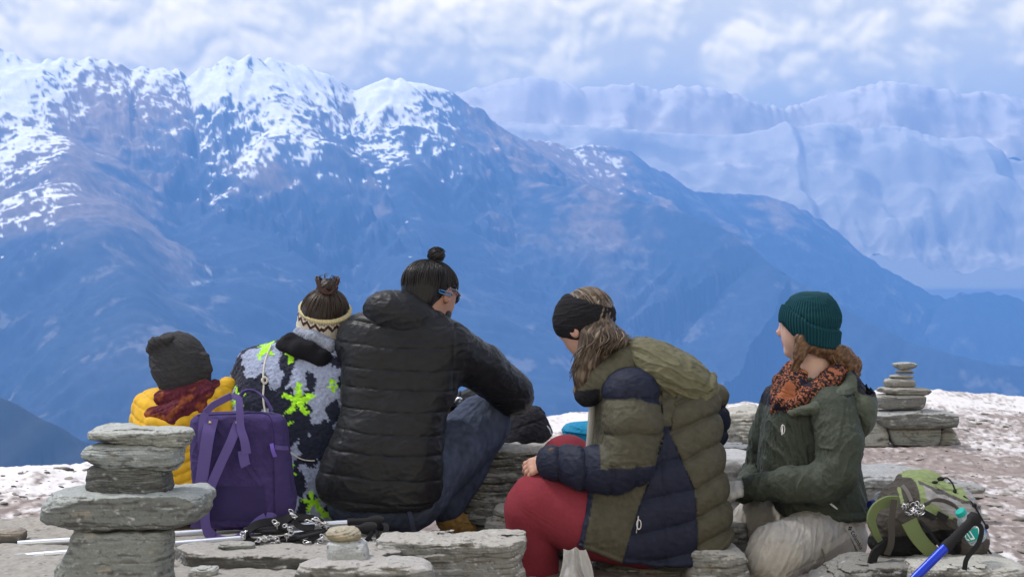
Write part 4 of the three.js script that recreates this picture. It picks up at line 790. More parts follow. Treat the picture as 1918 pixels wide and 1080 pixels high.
  const leggings = (x, y, z) => {
    let d = smin(lN(x, y, z), lF(x, y, z), 6);
    if (Math.abs(d) > 10) return d;
    const kx = x - J(990, 0, -60)[0], ky = y - J(0, 955, -60)[1], u = kx * 0.85 + ky * 0.52, v = ky * 0.85 - kx * 0.52;
    d += 1.3 * (Math.exp(-Math.abs(v) / 1.5) + Math.exp(-Math.abs(v - 8 - u * 0.1) / 1.5) * 0.8 + Math.exp(-Math.abs(v + 7) / 1.5) * 0.7) * sstep(52, 10, Math.abs(u - 22)) * (z < 0 ? 1 : 0);
    return d - 0.5 * noise(x / 22, y / 22, z / 22) - 0.2 * noise(x / 5, y / 5, z / 5);
  };
  part(F, g, 'leggings', leggings, [930, 790, -130], [1320, 1200, 280], 2.9, (x, y, z) => { const v = 1 + 0.1 * noise(x / 5, y / 5, z / 5); return [0.2 * v, 0.028 * v, 0.041 * v]; }, M.cloth);
  const boots = [limb([J(1010, 1200, 10, 36), J(1008, 1262, 10, 36), J(960, 1275, 0, 26)]), limb([J(1006, 1200, 160, 34), J(1004, 1262, 160, 34), J(956, 1275, 150, 25)])];
  for (const b of boots) part(F, g, 'boot', (x, y, z) => Math.max(b(x, y, z), y - 1300), [910, 1160, -50], [1060, 1310, 230], 5, () => [0.06, 0.05, 0.045], M.cloth);
  const A = axes([-0.6, 0.52, 0.6], [-0.34, -0.9, 0.2]), c = [1100, 612, 10], S = 132, head = headField(c, S, A), nk = limb([[1112, 640, 10, 36], [1160, 700, 10, 44]]), skin = [0.45, 0.26, 0.2];
  const wristN = J(1026, 866, -42), hN = { f: handField(wristN, [-0.8, 0.22, 0.12], [0.05, -0.62, -0.78], 66, 0.62, 1, 0.05), c: [wristN[0] - 30, wristN[1] + 6, wristN[2] + 6], r: 52 }, wristF = J(1040, 862, 86), hF = { f: handField(wristF, [-0.9, 0.2, -0.3], [0, -0.8, 0.5], 66, 0.6, -1), c: [wristF[0] - 32, wristF[1] + 6, wristF[2] - 8], r: 58 };
  bodyMesh(F, g, { torso: loft(shrink(rows, 24), 2, 12), limbs: [limb(thin(armN, 0.6)), limb(thin(armF, 0.6)), limb(thin(legN, 0.75)), limb(thin(legF, 0.75))], head: { f: head, c, S }, neck: nk, hands: [hN, hF], skin, lo: [950, 660, -150], hi: [1350, 1260, 260] });
  // hair: crown, and loose lengths falling forward to the collar
  const capHair = (x, y, z) => { const [a, b, d] = head.local(x, y, z); let m = ell([0, 0.12, -0.06], [0.375, 0.4, 0.46])(a, b, d); m = smax(m, d - 0.22 - b * 0.3, 0.05); const ph = Math.atan2(a, d); return (Math.max(m, -b - 0.35) - 0.006 * noise(ph * 10, b * 2, 4)) * S; };
  const streak = (x, y, z) => { const [la, lb, ld] = head.local(x, y, z), ph = Math.atan2(la, ld - 0.1); const n = lb > 0.1 ? noise(ph * 16, lb * 2.4, 2) * 0.7 + noise(ph * 40, lb * 4, 5) * 0.4 : noise(x / 3.2 + y / 14, y / 40, z / 5) * 0.5 + noise(x / 9, y / 30, z / 9) * 0.5; return mixc([0.045, 0.03, 0.021], [0.19, 0.145, 0.105], sstep(-0.3, 0.6, n)); };
  const lock = limb([[1112, 636, -34, 28], [1100, 672, -42, 24], [1092, 702, -40, 18], [1080, 730, -30, 7]]), back = limb([[1128, 630, -22, 32], [1150, 640, -14, 26], [1166, 648, -6, 18]]);
  const hg = [meshField(F, base, (x, y, z) => { const d = smin(smin(capHair(x, y, z), lock(x, y, z), 12), back(x, y, z), 14); return Math.abs(d) > 8 ? d : d - 2.4 * noise(x / 5 + y / 16, y / 40, z / 6) - 1.6 * noise(x / 11, y / 50, z / 9); }, [1035, 535, -75], [1205, 745, 90], 2, streak)];
  const hr = rng(4);
  for (let i = 0; i < 210; i++) {
    const t = hr(), u = hr(), z0 = -62 + 40 * u, x0 = 1086 + 76 * t, end = 1066 + 64 * t + 24 * hr() * t, long = lerp(56, 92, hr()) * (1 - t * 0.55), sw = 6 * (hr() - 0.5);
    const tint = mixc([0.045, 0.03, 0.021], [0.27, 0.21, 0.155], hr() * hr());
    hg.push(tube(F, base, [[x0, 618 + 8 * hr(), z0 + 6, 0.9], [x0 + sw + 3, 618 + long * 0.35, z0 - 8 * (1 - Math.abs(t - 0.5)), 1.2], [lerp(x0, end, 0.65) - sw, 618 + long * 0.72, z0 - 6, 1], [end + sw * 1.4, 620 + long, z0 + 4 * hr(), 0.35]], 9, 4, 1, tint));
  }
  for (let i = 0; i < 34; i++) { const t = hr(), y0 = 628 + 16 * hr(); hg.push(tube(F, base, [[1146 + 14 * t, y0, -30 + 30 * hr(), 0.8], [1164 + 14 * t, y0 - 4 + 8 * hr(), -30 + 30 * hr(), 0.7], [1176 + 16 * hr(), y0 - 8 + 26 * hr(), -26 + 30 * hr(), 0.25]], 7, 4, 1, mixc([0.07, 0.045, 0.03], [0.3, 0.25, 0.2], hr()))); }
  hg.push(...scalpStrands(F, base, c, S, A, { n: 240, seed: 13, rad: [0.38, 0.405, 0.465], mid: [0, 0.12, -0.06], t0: 0.1, t1: [1, 1.7], lift: 0.03, ok: (a, b, d) => b > -0.05 && d < 0.2 + b * 0.3, tints: [[0.05, 0.034, 0.024], [0.24, 0.19, 0.14]], r: 0.8 }));
  addMesh('hair', mergeGeometries(hg), M.hair, g);
  const bandN = new THREE.Vector3(-0.3, -0.93, 0.08).normalize();
  const band = (x, y, z) => {
    const [a, b, d] = head.local(x, y, z), px = x - c[0], py = y - c[1], pz = z - c[2], h = px * 0.17 + py * -0.98 + pz * 0.06;
    const shell = (ell([0, 0.13, -0.03], [0.41, 0.44, 0.5])(a, b, d)) * S, w = lerp(43, 31, sstep(-50, 50, px));
    let m = smax(shell, Math.abs(h - 13 + 4 * Math.cos(px / 22)) - w, 8);
    return Math.abs(m) > 8 ? m : m - 2 * crease(x, y * 1.6 + x * 0.22, z, 60, 15, 60, 4) - 0.3 * noise(x / 5, y / 5, z / 5);
  };
  part(F, g, 'headband', band, [1028, 528, -80], [1172, 682, 95], 2, (x, y, z) => { const v = 1 + 0.2 * noise(x / 4, y / 4, z / 4); return [0.0125 * v, 0.012 * v, 0.0145 * v]; }, M.cloth, 'wide black fabric headband');
}

// --- the woman with the teal hat ---
{
  const F = frame(5), base = toWorld(F, [1560, 1060, -10]);
  const g = thing('person', 'person in dark green rain jacket and light grey trousers with teal knitted hat', 'person', base, 'people sitting on the rocks');
  const rows = [[706, 1478, 1576, 6, 44], [722, 1456, 1594, 4, 58], [745, 1444, 1602, 2, 68], [778, 1434, 1604, 2, 74], [830, 1427, 1604, 4, 78], [883, 1424, 1610, 4, 82], [925, 1440, 1618, 2, 86], [958, 1462, 1626, -2, 92], [966, 1470, 1624, -2, 90]];
  const tor = loft(rows, 3, 8);
  const armN = [J(1560, 768, -72, 45), J(1574, 830, -104, 42), J(1568, 886, -118, 39), J(1540, 906, -120, 36), J(1478, 907, -108, 31), J(1426, 911, -82, 24), J(1402, 914, -70, 20)], aN = limb(armN);
  const armF = [J(1462, 752, 60, 36), J(1438, 820, 100, 34), J(1420, 890, 120, 30), J(1392, 920, 40, 24)], aF = limb(armF);
  const jacket = (x, y, z) => {
    const t = tor(x, y, z), a = aN(x, y, z);
    let d = smin(smin(t, a, 4), aF(x, y, z), 12);
    if (Math.abs(d) > 16) return d;
    const arm = sstep(6, -8, a - t);
    d -= lerp(4.4 * crease((x - y * 0.25), y * 0.45, z, 24, 46, 30, 11), 3.8 * crease(x * 0.8 + y * 0.5, y * 0.8 - x * 0.5, z, 19, 42, 30, 13), arm) + 1.2 * crease(x, y, z, 12, 14, 12, 4);
    d -= 1.6 * Math.exp(-((y - 958) ** 2) / 30) * (1 - arm) - 1.8 * Math.exp(-Math.abs(y - 948) / 1.6) * (1 - arm);
    d += (1 - arm) * 1.7 * Math.exp(-Math.abs(x - 1447 + (y - 790) * 0.06) / 1.8) * (y > 770 ? 1 : 0) + arm * 1.6 * Math.exp(-Math.abs(x - 1560 + (y - 760) * 0.28) / 2) * (y < 850 ? 1 : 0);
    return d;
  };
  const jc = (x, y, z) => { const v = 1 + 0.14 * noise(x / 14, y / 14, z / 14) + 0.1 * noise(x / 4, y / 4, z / 4); if (y < 800 && x < 1464 && y < 764 - (1450 - x) * 0.4) return [0.014 * v, 0.015 * v, 0.022 * v]; return [0.044 * v, 0.053 * v, 0.041 * v]; };
  part(F, g, 'rain_jacket', jacket, [1380, 690, -165], [1650, 975, 165], 2.6, jc, M.shell);
  const hO = ell([1604, 760, -22], [31, 58, 74]), hI = ell([1607, 720, -34], [21, 36, 52]), lapel = rolls([[[1588, 694, -10, 9], [1586, 714, -60, 14], [1556, 738, -88, 15], [1512, 758, -90, 12], [1470, 768, -72, 7]], [[1592, 706, 20, 12], [1602, 730, -30, 12], [1590, 756, -78, 11], [1560, 762, -92, 10]]], 10);
  part(F, g, 'hood', (x, y, z) => { const d = smin(smax(hO(x, y, z), -hI(x, y, z), 6), lapel(x, y, z), 8); return Math.abs(d) > 9 ? d : d - 2.4 * crease(x, y, z, 22, 18, 26, 6) - 0.4 * noise(x / 6, y / 6, z / 6); }, [1440, 670, -105], [1650, 835, 85], 2.3, (x, y, z) => { const v = 1 + 0.15 * noise(x / 12, y / 12, z / 12); if (hI(x, y, z) < 5 || (x > 1540 && x < 1584 && y > 732 && y < 772 + (x - 1540) * -0.2 && z < -40)) return [0.012 * v, 0.013 * v, 0.02 * v]; return [0.07 * v, 0.082 * v, 0.062 * v]; }, M.shell);
  const pull = (p, q) => tube(F, base, [[...p, 1.6], [...lerp3(p, q, 0.5), 2.2], [...q, 1.3]], 6, 6);
  addMesh('zip_pull', mergeGeometries([pull([1452, 790, -84], [1450, 806, -88]), tube(F, base, Array.from({ length: 9 }, (_, k) => [1452 + 3.4 * Math.cos(k * 0.785), 796 + 8 * Math.sin(k * 0.785), -88, 1.2]), 16, 5)]), M.metal, g);
  addMesh('zip_pull', pull(J(1552, 940, -112), J(1569, 953, -108)), plain([0.7, 0.7, 0.68], 0.5), g);
  addMesh('zip_pull', pull(J(1434, 898, -104), J(1441, 894, -104)), plain([0.7, 0.7, 0.68], 0.5), g);
  addMesh('cuff', strap(F, base, Array.from({ length: 13 }, (_, k) => { const a = k / 12 * 6.283, w = J(1399, 914, -61); return [w[0] + 2.5 * Math.sin(a), w[1] + 20 * Math.sin(a), w[2] + 20 * Math.cos(a)]; }), 10, [1, -0.1, 0], 2, 24), plain([0.03, 0.036, 0.03], 0.7), g);
  // trousers
  const legN = [J(1562, 1006, -30, 62), J(1512, 1016, -90, 54), J(1456, 1036, -150, 53), J(1450, 1048, -152, 50), J(1440, 1130, -120, 42), J(1434, 1300, -90, 36)], legF = [J(1552, 1004, 40, 62), J(1470, 984, 70, 52), J(1420, 982, 84, 50), J(1412, 996, 84, 46), J(1404, 1090, 80, 37), J(1410, 1260, 80, 30)];
  const lN = limb(legN), lF = limb(legF);
  const trousers = (x, y, z) => {
    const n = lN(x, y, z), far = lF(x, y, z); let d = smin(n, far, 5);
    if (Math.abs(d) > 12) return d;
    d -= 4 * crease(x * 0.9 + y * 0.45, y * 0.9 - x * 0.45, z, 17, 62, 60, 9) + 0.5 * crease(x, y, z, 16, 20, 16, 2);
    const k = J(1456, 1036, -150), kx = x - k[0], ky = y - k[1];
    d -= 1.6 * Math.exp(-(((Math.hypot(kx, ky) - 34) / 5) ** 2)) * (z < -60 && kx > -20 ? 1 : 0);
    d += n < far ? 1.8 * Math.exp(-Math.abs(y - 1004 - (1560 - x) * 0.36 - 6 * Math.sin(x / 30)) / 1.8) * (x > 1440 ? 1 : 0) : 0;
    return d - 0.25 * noise(x / 4, y / 4, z / 4);
  };
  const tc = (x, y, z) => { const v = 1 + 0.1 * noise(x / 16, y / 16, z / 16) + 0.05 * noise(x / 3, y / 3, z / 3); return [0.37 * v, 0.352 * v, 0.325 * v]; };
  part(F, g, 'trousers', trousers, [1350, 925, -235], [1650, 1230, 180], 2.6, tc, M.cloth);
  // cargo pocket with its flap, and the logo strip down the thigh
  const lay = (q, nu, nv, lift) => drape(F, base, trousers, q, nu, nv, lift);
  const pk = addMesh('cargo_pocket', lay([[1515, 1006], [1570, 985], [1588, 1024], [1522, 1046]], 12, 10, 2.4), plain([0.36, 0.335, 0.305]), g);
  addMesh('pocket_flap', lay([[1510, 1000], [1566, 980], [1571, 992], [1516, 1013]], 12, 5, 4), plain([0.41, 0.385, 0.35]), pk);
  const cv = document.createElement('canvas'); cv.width = 512; cv.height = 128;
  const cx = cv.getContext('2d'); cx.fillStyle = '#a9a49d'; cx.fillRect(0, 0, 512, 128); cx.fillStyle = '#26262c'; cx.font = 'bold 78px sans-serif'; cx.textAlign = 'left'; cx.textBaseline = 'middle'; cx.fillText('Columbia', 118, 66);
  cx.save(); cx.translate(64, 64); cx.rotate(Math.PI / 4); for (const [a, b] of [[0, 0], [1, 0], [0, 1], [1, 1]]) { cx.fillRect(-28 + a * 30, -28 + b * 30, 26, 26); } cx.restore();
  const tx = new THREE.CanvasTexture(cv); tx.colorSpace = THREE.SRGBColorSpace;
  addMesh('logo_strip', lay([[1578, 966], [1607, 1014], [1592, 1022], [1562, 973]], 14, 5, 3.2), std({ map: tx }), g);
  const boots = [limb([J(1430, 1290, -60, 40), J(1425, 1330, -60, 38), J(1370, 1345, -60, 28)]), limb([J(1410, 1255, 100, 38), J(1405, 1310, 100, 36), J(1350, 1325, 100, 27)])];
  for (const b of boots) part(F, g, 'boot', (x, y, z) => Math.max(b(x, y, z), y - 1365), [1320, 1220, -120], [1480, 1375, 160], 5, () => [0.07, 0.055, 0.04], M.cloth);
  // head, hand in a pale glove
  const A = axes([-0.93, 0.02, 0.36], [0.05, -1, 0]), c = [1514, 615, 2], S = 120, head = headField(c, S, A), nk = limb([[1518, 655, 8, 33], [1526, 712, 6, 40]]), skin = [0.56, 0.36, 0.29];
  const wr = J(1400, 914, -68), hand = handField(wr, [-0.93, 0.16, 0.1], [0.05, -0.75, -0.65], 66, 0.36, 1, 0.16), wf = J(1392, 922, 36);
  bodyMesh(F, g, { torso: loft(shrink(rows, 20), 2, 10), limbs: [limb(thin(armN, 0.6)), limb(thin(armF, 0.6)), limb(thin(legN, 0.7)), limb(thin(legF, 0.7))], head: { f: head, c, S }, neck: nk, skin, lo: [1360, 690, -150], hi: [1640, 1330, 160], hands: [{ f: handField(wr, [-0.93, 0.16, 0.1], [0.05, -0.75, -0.65], 60, 0.36, 1, 0.16), c: [wr[0] - 32, wr[1] + 6, wr[2]], r: 50 }] });
  part(F, g, 'glove', (x, y, z) => hand(x, y, z) - 2 - 0.6 * crease(x, y, z, 10, 10, 10, 2), [wr[0] - 92, wr[1] - 50, wr[2] - 60], [wr[0] + 14, wr[1] + 58, wr[2] + 60], 1.7, (x, y, z) => { const v = 0.9 + 0.25 * fbm(x / 8, y / 8, z / 8, 3); return [0.5 * v, 0.5 * v, 0.5 * v]; }, M.cloth, 'pale grey glove');
  const hand2 = handField(wf, [-0.85, 0.3, -0.1], [0, -0.8, 0.5], 64, 0.4, -1);
  part(F, g, 'glove', (x, y, z) => hand2(x, y, z) - 2, [wf[0] - 90, wf[1] - 50, wf[2] - 60], [wf[0] + 14, wf[1] + 62, wf[2] + 60], 2.4, () => [0.5, 0.5, 0.5], M.cloth);
  // hair
  const hairC = (x, y, z) => { const [a, b, d] = head.local(x, y, z); let m = ell([0, 0.04, -0.07], [0.36, 0.4, 0.42])(a, b, d); m = smax(m, d - 0.14 - b * 0.2, 0.05); return Math.max(m, -b - 0.3) * S; };
  const side = limb([[1494, 634, -40, 14], [1490, 662, -44, 11], [1482, 690, -42, 5], [1474, 700, -40, 2]]), tail = limb([[1548, 652, -20, 15], [1572, 666, -24, 19], [1592, 682, -20, 17], [1601, 698, -14, 9]]), sweep = limb([[1506, 646, -38, 13], [1532, 652, -34, 14], [1550, 656, -22, 14]]);
  const brown = (x, y, z) => { const n = noise(x / 5 + y / 9, y / 7, z / 5) * 0.5 + 0.5; return mixc([0.055, 0.028, 0.014], [0.24, 0.13, 0.065], n * n); };
  const hg = [meshField(F, base, (x, y, z) => { const d = smin(smin(smin(hairC(x, y, z), side(x, y, z), 8), sweep(x, y, z), 8), tail(x, y, z), 10); return Math.abs(d) > 7 ? d : d - 1.8 * noise(x / 5 + y / 12, y / 18, z / 6) - 1.5 * noise(x / 9, y / 9, z / 9) * (x > 1545 ? 1.8 : 0.4); }, [1462, 560, -90], [1625, 725, 75], 2, brown)];
  const hr = rng(21);
  for (let i = 0; i < 190; i++) {
    const t = hr(), a = hr() * 6.28, q = 11 + 9 * hr(), ph = hr() * 6.28, tint = mixc([0.06, 0.03, 0.015], [0.3, 0.17, 0.09], hr());
    if (i < 120) hg.push(tube(F, base, [0, 1, 2, 3, 4].map((k) => { const s = 1548 + 13 * k, yy = 652 + 9.5 * k + (k > 3 ? 8 : 0), r = q * (0.6 + 0.5 * Math.sin(Math.PI * (k + 0.6) / 5)); return [s + 3 * Math.sin(k * 2.2 + ph), yy + r * Math.sin(a + 0.5 * Math.sin(k * 1.9 + ph)), -20 + r * Math.cos(a + 0.4 * Math.sin(k + ph)), k === 4 ? 0.35 : 1.1]; }), 14, 4, 1, tint));
    else if (i < 160) hg.push(tube(F, base, [[1486 + 14 * t, 626, -48 + 10 * hr(), 0.9], [1486 + 12 * t, 652, -52 + 12 * hr(), 1], [1478 + 14 * t, 676, -48 + 8 * hr(), 0.8], [1468 + 18 * t, 694 + 10 * hr(), -44, 0.3]], 9, 4, 1, tint));
    else hg.push(tube(F, base, [[1500 + 10 * t, 640 + 4 * hr(), -48, 0.9], [1524, 648 + 8 * t, -44, 1], [1550, 652 + 10 * t, -32, 0.8]], 8, 4, 1, tint));
  }
  addMesh('hair', mergeGeometries(hg), M.hair, g);
  const hb = loft([[546, 1502, 1544, 2, 16], [550, 1490, 1552, 2, 30], [560, 1478, 1562, 2, 44], [576, 1468, 1572, 2, 52], [594, 1464, 1577, 0, 56], [612, 1466, 1573, 0, 56], [632, 1474, 1570, 0, 54], [652, 1480, 1569, 0, 52]], 2, 4);
  const rib = (x, y, z) => Math.cos(Math.atan2(x - 1522, z) * 62);
  const brim = (x, y, z) => y - along([[1440, 598], [1463, 600], [1480, 622], [1507, 640], [1540, 647], [1568, 648], [1600, 648]], x)[0];
  const cuffTop = (x) => along([[1440, 556], [1463, 562], [1480, 584], [1507, 606], [1540, 616], [1572, 619], [1600, 619]], x)[0];
  const hat = (x, y, z) => {
    let d = smax(hb(x, y, z), brim(x, y, z), 5);
    if (Math.abs(d) > 12) return d;
    const ct = cuffTop(x), on = sstep(ct - 2, ct + 3, y);
    d -= 4.2 * on - 1.6 * Math.exp(-Math.abs(y - ct + 3) / 2);
    return d - rib(x, y, z) * 0.95 * sstep(546, 575, y) - 1.8 * crease(x, y, z, 40, 20, 40, 3) * (1 - on) - 1.2 * Math.sin(x * 0.5) * 0.1;
  };
  part(F, g, 'knitted_hat', hat, [1448, 536, -72], [1592, 662, 72], 1.5, (x, y, z) => { const v = 0.8 + 0.25 * rib(x, y, z) + 0.15 * noise(x / 2, y / 2, z / 2); return [0.006 * v, 0.05 * v, 0.066 * v]; }, M.cloth, 'teal ribbed knitted hat');
  const sc = rolls([[[1560, 690, 20, 15], [1568, 692, -20, 17], [1546, 708, -52, 20], [1510, 732, -64, 18], [1474, 756, -56, 15], [1452, 768, -40, 9]], [[1556, 708, -40, 14], [1528, 738, -62, 14], [1490, 764, -62, 10], [1466, 776, -50, 5]], [[1482, 692, -30, 14], [1470, 720, -46, 17], [1458, 748, -46, 15], [1444, 766, -36, 8]], [[1490, 690, 30, 14], [1464, 716, 10, 15], [1450, 748, -16, 12]], [[1494, 700, -44, 12], [1484, 728, -54, 12]]], 6);
  part(F, g, 'scarf', (x, y, z) => { const d = sc(x, y, z); return Math.abs(d) > 8 ? d : d - 2.2 * crease(x + y * 0.6, y - x * 0.6, z, 40, 14, 36, 15) - 0.3 * noise(x / 4, y / 4, z / 4); }, [1420, 660, -100], [1600, 795, 60], 1.9, (x, y, z) => {
    const u = x + 3 * noise(x / 7, y / 7, z / 7), w = y + 3 * noise(x / 7 + 4, y / 7, z / 7), sp = noise(u / 3.6, w / 3.2, z / 3.6), big = noise(x / 26 + 0.3, y / 22, z / 26), v = 1 + 0.15 * noise(x / 9, y / 9, z / 9);
    if (big > 0.5) return [0.34 * v, 0.12 * v, 0.06 * v];
    if (big < -0.42) return [0.018, 0.016, 0.03];
    return sp > -0.14 ? [0.02, 0.014, 0.016] : [0.32 * v, 0.115 * v, 0.062 * v];
  }, M.cloth, 'orange and black spotted scarf');
}
function lerp3(a, b, t) { return [0, 1, 2].map((k) => lerp(a[k], b[k], t)); }

// ---------- rocks: layered schist, split along its bedding ----------
function rockShape(base0, o, box) {
  const { lay = 16, amp = 4, seed = 1, tx = 0.03, tz = 0.06, rough = 1, split = 1.5 } = o;
  // broken corners: a few flat fracture faces
  const r = rng(Math.floor(seed * 977) + 5), cuts = [];
  if (box) for (let i = 0; i < (o.cuts ?? 8); i++) {
    const a = i / (o.cuts ?? 8) * 6.283 + r() * 0.7, ny = (r() - 0.5) * 0.7, n = [Math.cos(a), ny, Math.sin(a)], l = Math.hypot(...n);
    const sup = (Math.abs(n[0]) * box.h[0] + Math.abs(n[1]) * box.h[1] + Math.abs(n[2]) * box.h[2]) / l;
    cuts.push([n[0] / l, n[1] / l, n[2] / l, sup * (0.8 + 0.14 * r())]);
  }
  const base = (x, y, z) => { let d = base0(x, y, z); if (box) { const X = x - box.c[0], Y = y - box.c[1], Z = z - box.c[2]; for (const k of cuts) { const q = k[0] * X + k[1] * Y + k[2] * Z - k[3]; if (q > d) d = q; } } return d; };
  const layerOf = (x, y, z) => (y + tx * x + tz * z + 6 * noise(x / 90 + seed, z / 90, seed) + 2.2 * noise(x / 26, z / 26, seed + 4)) / lay;
  const f = (x, y, z) => {
    let d = base(x, y, z);
    if (Math.abs(d) > 26) return d;
    const L = layerOf(x, y, z), i = Math.floor(L), t = L - i, a = noise(i * 5.31 + seed, x / 70, z / 70) + 0.5 * noise(i * 3.7, x / 22 + seed, z / 22), b = noise((i + 1) * 5.31 + seed, x / 70, z / 70) + 0.5 * noise((i + 1) * 3.7, x / 22 + seed, z / 22);
    const inset = lerp(a, b, sstep(0.82, 1, t)), L2 = L * 3.3, t2 = L2 - Math.floor(L2);
    d += amp * (inset * 0.9 + 0.2) + split * (1.5 * Math.exp(-Math.min(t, 1 - t) * lay / 1.4) * (0.5 + 0.5 * noise(x / 40, z / 40, i + seed)) + 0.6 * Math.exp(-Math.min(t2, 1 - t2) * lay / 3.3 / 0.9));
    return d - rough * (5 * fbm(x / 60 + seed, y / 60, z / 60, 2) + 2.4 * fbm(x / 16, y / 10, z / 16 + seed, 3));
  };
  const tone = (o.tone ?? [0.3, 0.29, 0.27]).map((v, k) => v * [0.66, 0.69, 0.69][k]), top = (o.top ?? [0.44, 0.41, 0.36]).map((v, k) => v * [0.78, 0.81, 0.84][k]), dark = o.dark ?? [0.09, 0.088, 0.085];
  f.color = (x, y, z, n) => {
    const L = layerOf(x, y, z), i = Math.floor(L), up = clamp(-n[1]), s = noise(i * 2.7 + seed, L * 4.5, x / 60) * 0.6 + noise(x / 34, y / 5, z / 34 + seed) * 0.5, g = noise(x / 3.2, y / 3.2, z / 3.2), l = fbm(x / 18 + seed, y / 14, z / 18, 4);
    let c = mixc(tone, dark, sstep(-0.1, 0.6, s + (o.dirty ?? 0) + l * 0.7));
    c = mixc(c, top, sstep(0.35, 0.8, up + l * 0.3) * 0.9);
    c = mixc(c, [0.4, 0.33, 0.24], sstep(0.25, 0.55, fbm(x / 40 + 7, y / 30, z / 40, 3)) * (o.rust ?? 0.3));
    c = mixc(c, [0.55, 0.56, 0.57], sstep(0.28, 0.5, fbm(x / 20, y / 12, z / 20 + 9 + seed, 4)) * (o.pale ?? 0.4));
    c = mixc(c, [0.05, 0.048, 0.045], sstep(0.3, 0.5, noise(x / 7, y / 6, z / 7 + seed) * 0.6 + l * 0.8) * 0.55);
    const v = 1 + 0.2 * g + 0.15 * l;
    return [c[0] * v, c[1] * v, c[2] * v];
  };
  return f;
}
const rockMat = std({ vertexColors: true, roughness: 0.93 });
function rock(label, d0, rows, o = {}, h = 2.8, parent = null, name = 'rock') {
  const F = frame(d0), last = rows[rows.length - 1], base = parent ? parent.position : toWorld(F, [(last[1] + last[2]) / 2, last[0], last[3]]);
  const m = 24, lo = [Math.min(...rows.map((r) => r[1])) - m, rows[0][0] - m, Math.min(...rows.map((r) => r[3] - r[4])) - m], hi = [Math.max(...rows.map((r) => r[2])) + m, last[0] + m, Math.max(...rows.map((r) => r[3] + r[4])) + m];
  const box = { c: lo.map((v, k) => (v + hi[k]) / 2), h: lo.map((v, k) => (hi[k] - v) / 2 - m) }, f = rockShape(loft(rows, o.n ?? 4, o.cap ?? 4), { seed: (Math.abs(rows[0][0] * 7.13 + rows[0][1] * 3.7)) % 97, ...o }, box);
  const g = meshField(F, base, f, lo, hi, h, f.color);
  const k = addMesh(name, g, rockMat, parent ?? scene);
  if (parent) return k;
  k.position.copy(base);
  return tag(k, label, 'rock');
}
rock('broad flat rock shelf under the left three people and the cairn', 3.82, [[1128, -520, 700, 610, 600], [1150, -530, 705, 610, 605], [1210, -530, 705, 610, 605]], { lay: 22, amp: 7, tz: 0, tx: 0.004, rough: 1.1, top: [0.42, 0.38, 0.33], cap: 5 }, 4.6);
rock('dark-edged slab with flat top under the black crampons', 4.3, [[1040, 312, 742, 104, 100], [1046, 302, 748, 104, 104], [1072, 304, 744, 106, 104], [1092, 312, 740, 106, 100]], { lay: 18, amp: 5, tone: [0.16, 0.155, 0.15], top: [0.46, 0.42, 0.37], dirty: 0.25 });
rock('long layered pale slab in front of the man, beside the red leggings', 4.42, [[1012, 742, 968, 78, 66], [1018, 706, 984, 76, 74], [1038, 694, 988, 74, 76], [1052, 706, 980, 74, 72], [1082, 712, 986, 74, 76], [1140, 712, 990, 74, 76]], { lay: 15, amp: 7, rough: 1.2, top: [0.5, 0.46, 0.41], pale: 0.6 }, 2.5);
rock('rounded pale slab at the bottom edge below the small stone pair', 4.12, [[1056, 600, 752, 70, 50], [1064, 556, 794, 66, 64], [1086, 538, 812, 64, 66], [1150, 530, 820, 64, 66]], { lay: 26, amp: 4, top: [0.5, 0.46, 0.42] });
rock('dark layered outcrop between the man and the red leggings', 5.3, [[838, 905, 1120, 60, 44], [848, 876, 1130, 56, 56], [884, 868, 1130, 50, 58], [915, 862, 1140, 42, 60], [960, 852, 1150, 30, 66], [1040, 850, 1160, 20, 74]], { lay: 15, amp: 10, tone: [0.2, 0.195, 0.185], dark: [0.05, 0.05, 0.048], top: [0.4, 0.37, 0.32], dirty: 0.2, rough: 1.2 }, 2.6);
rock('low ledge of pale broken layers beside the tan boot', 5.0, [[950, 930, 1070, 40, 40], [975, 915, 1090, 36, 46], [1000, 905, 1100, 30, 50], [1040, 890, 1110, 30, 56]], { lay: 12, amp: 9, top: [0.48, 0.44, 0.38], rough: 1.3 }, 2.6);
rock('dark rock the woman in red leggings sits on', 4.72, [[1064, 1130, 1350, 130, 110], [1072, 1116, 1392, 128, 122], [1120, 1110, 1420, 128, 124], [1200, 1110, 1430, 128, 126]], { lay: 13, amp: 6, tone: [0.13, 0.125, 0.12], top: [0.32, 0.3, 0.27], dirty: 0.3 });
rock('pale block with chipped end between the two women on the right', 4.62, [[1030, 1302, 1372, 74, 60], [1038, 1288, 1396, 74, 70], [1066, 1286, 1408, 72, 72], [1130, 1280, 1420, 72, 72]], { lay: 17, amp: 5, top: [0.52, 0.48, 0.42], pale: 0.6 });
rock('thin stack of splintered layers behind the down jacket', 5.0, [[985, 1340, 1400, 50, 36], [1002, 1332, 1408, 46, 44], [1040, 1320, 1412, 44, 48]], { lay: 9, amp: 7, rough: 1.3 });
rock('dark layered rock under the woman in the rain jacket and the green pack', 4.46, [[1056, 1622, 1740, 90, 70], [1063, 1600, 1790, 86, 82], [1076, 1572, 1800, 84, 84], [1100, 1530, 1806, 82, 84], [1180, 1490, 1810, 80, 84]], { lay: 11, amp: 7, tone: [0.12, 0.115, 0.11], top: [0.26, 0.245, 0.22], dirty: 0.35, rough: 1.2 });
rock('pale flat slab in the bottom right corner below the green pack', 4.36, [[1060, 1744, 1880, 120, 100], [1068, 1722, 1936, 118, 116], [1100, 1712, 1960, 116, 118], [1170, 1700, 1980, 116, 118]], { lay: 16, amp: 5, top: [0.5, 0.47, 0.41], pale: 0.55 });
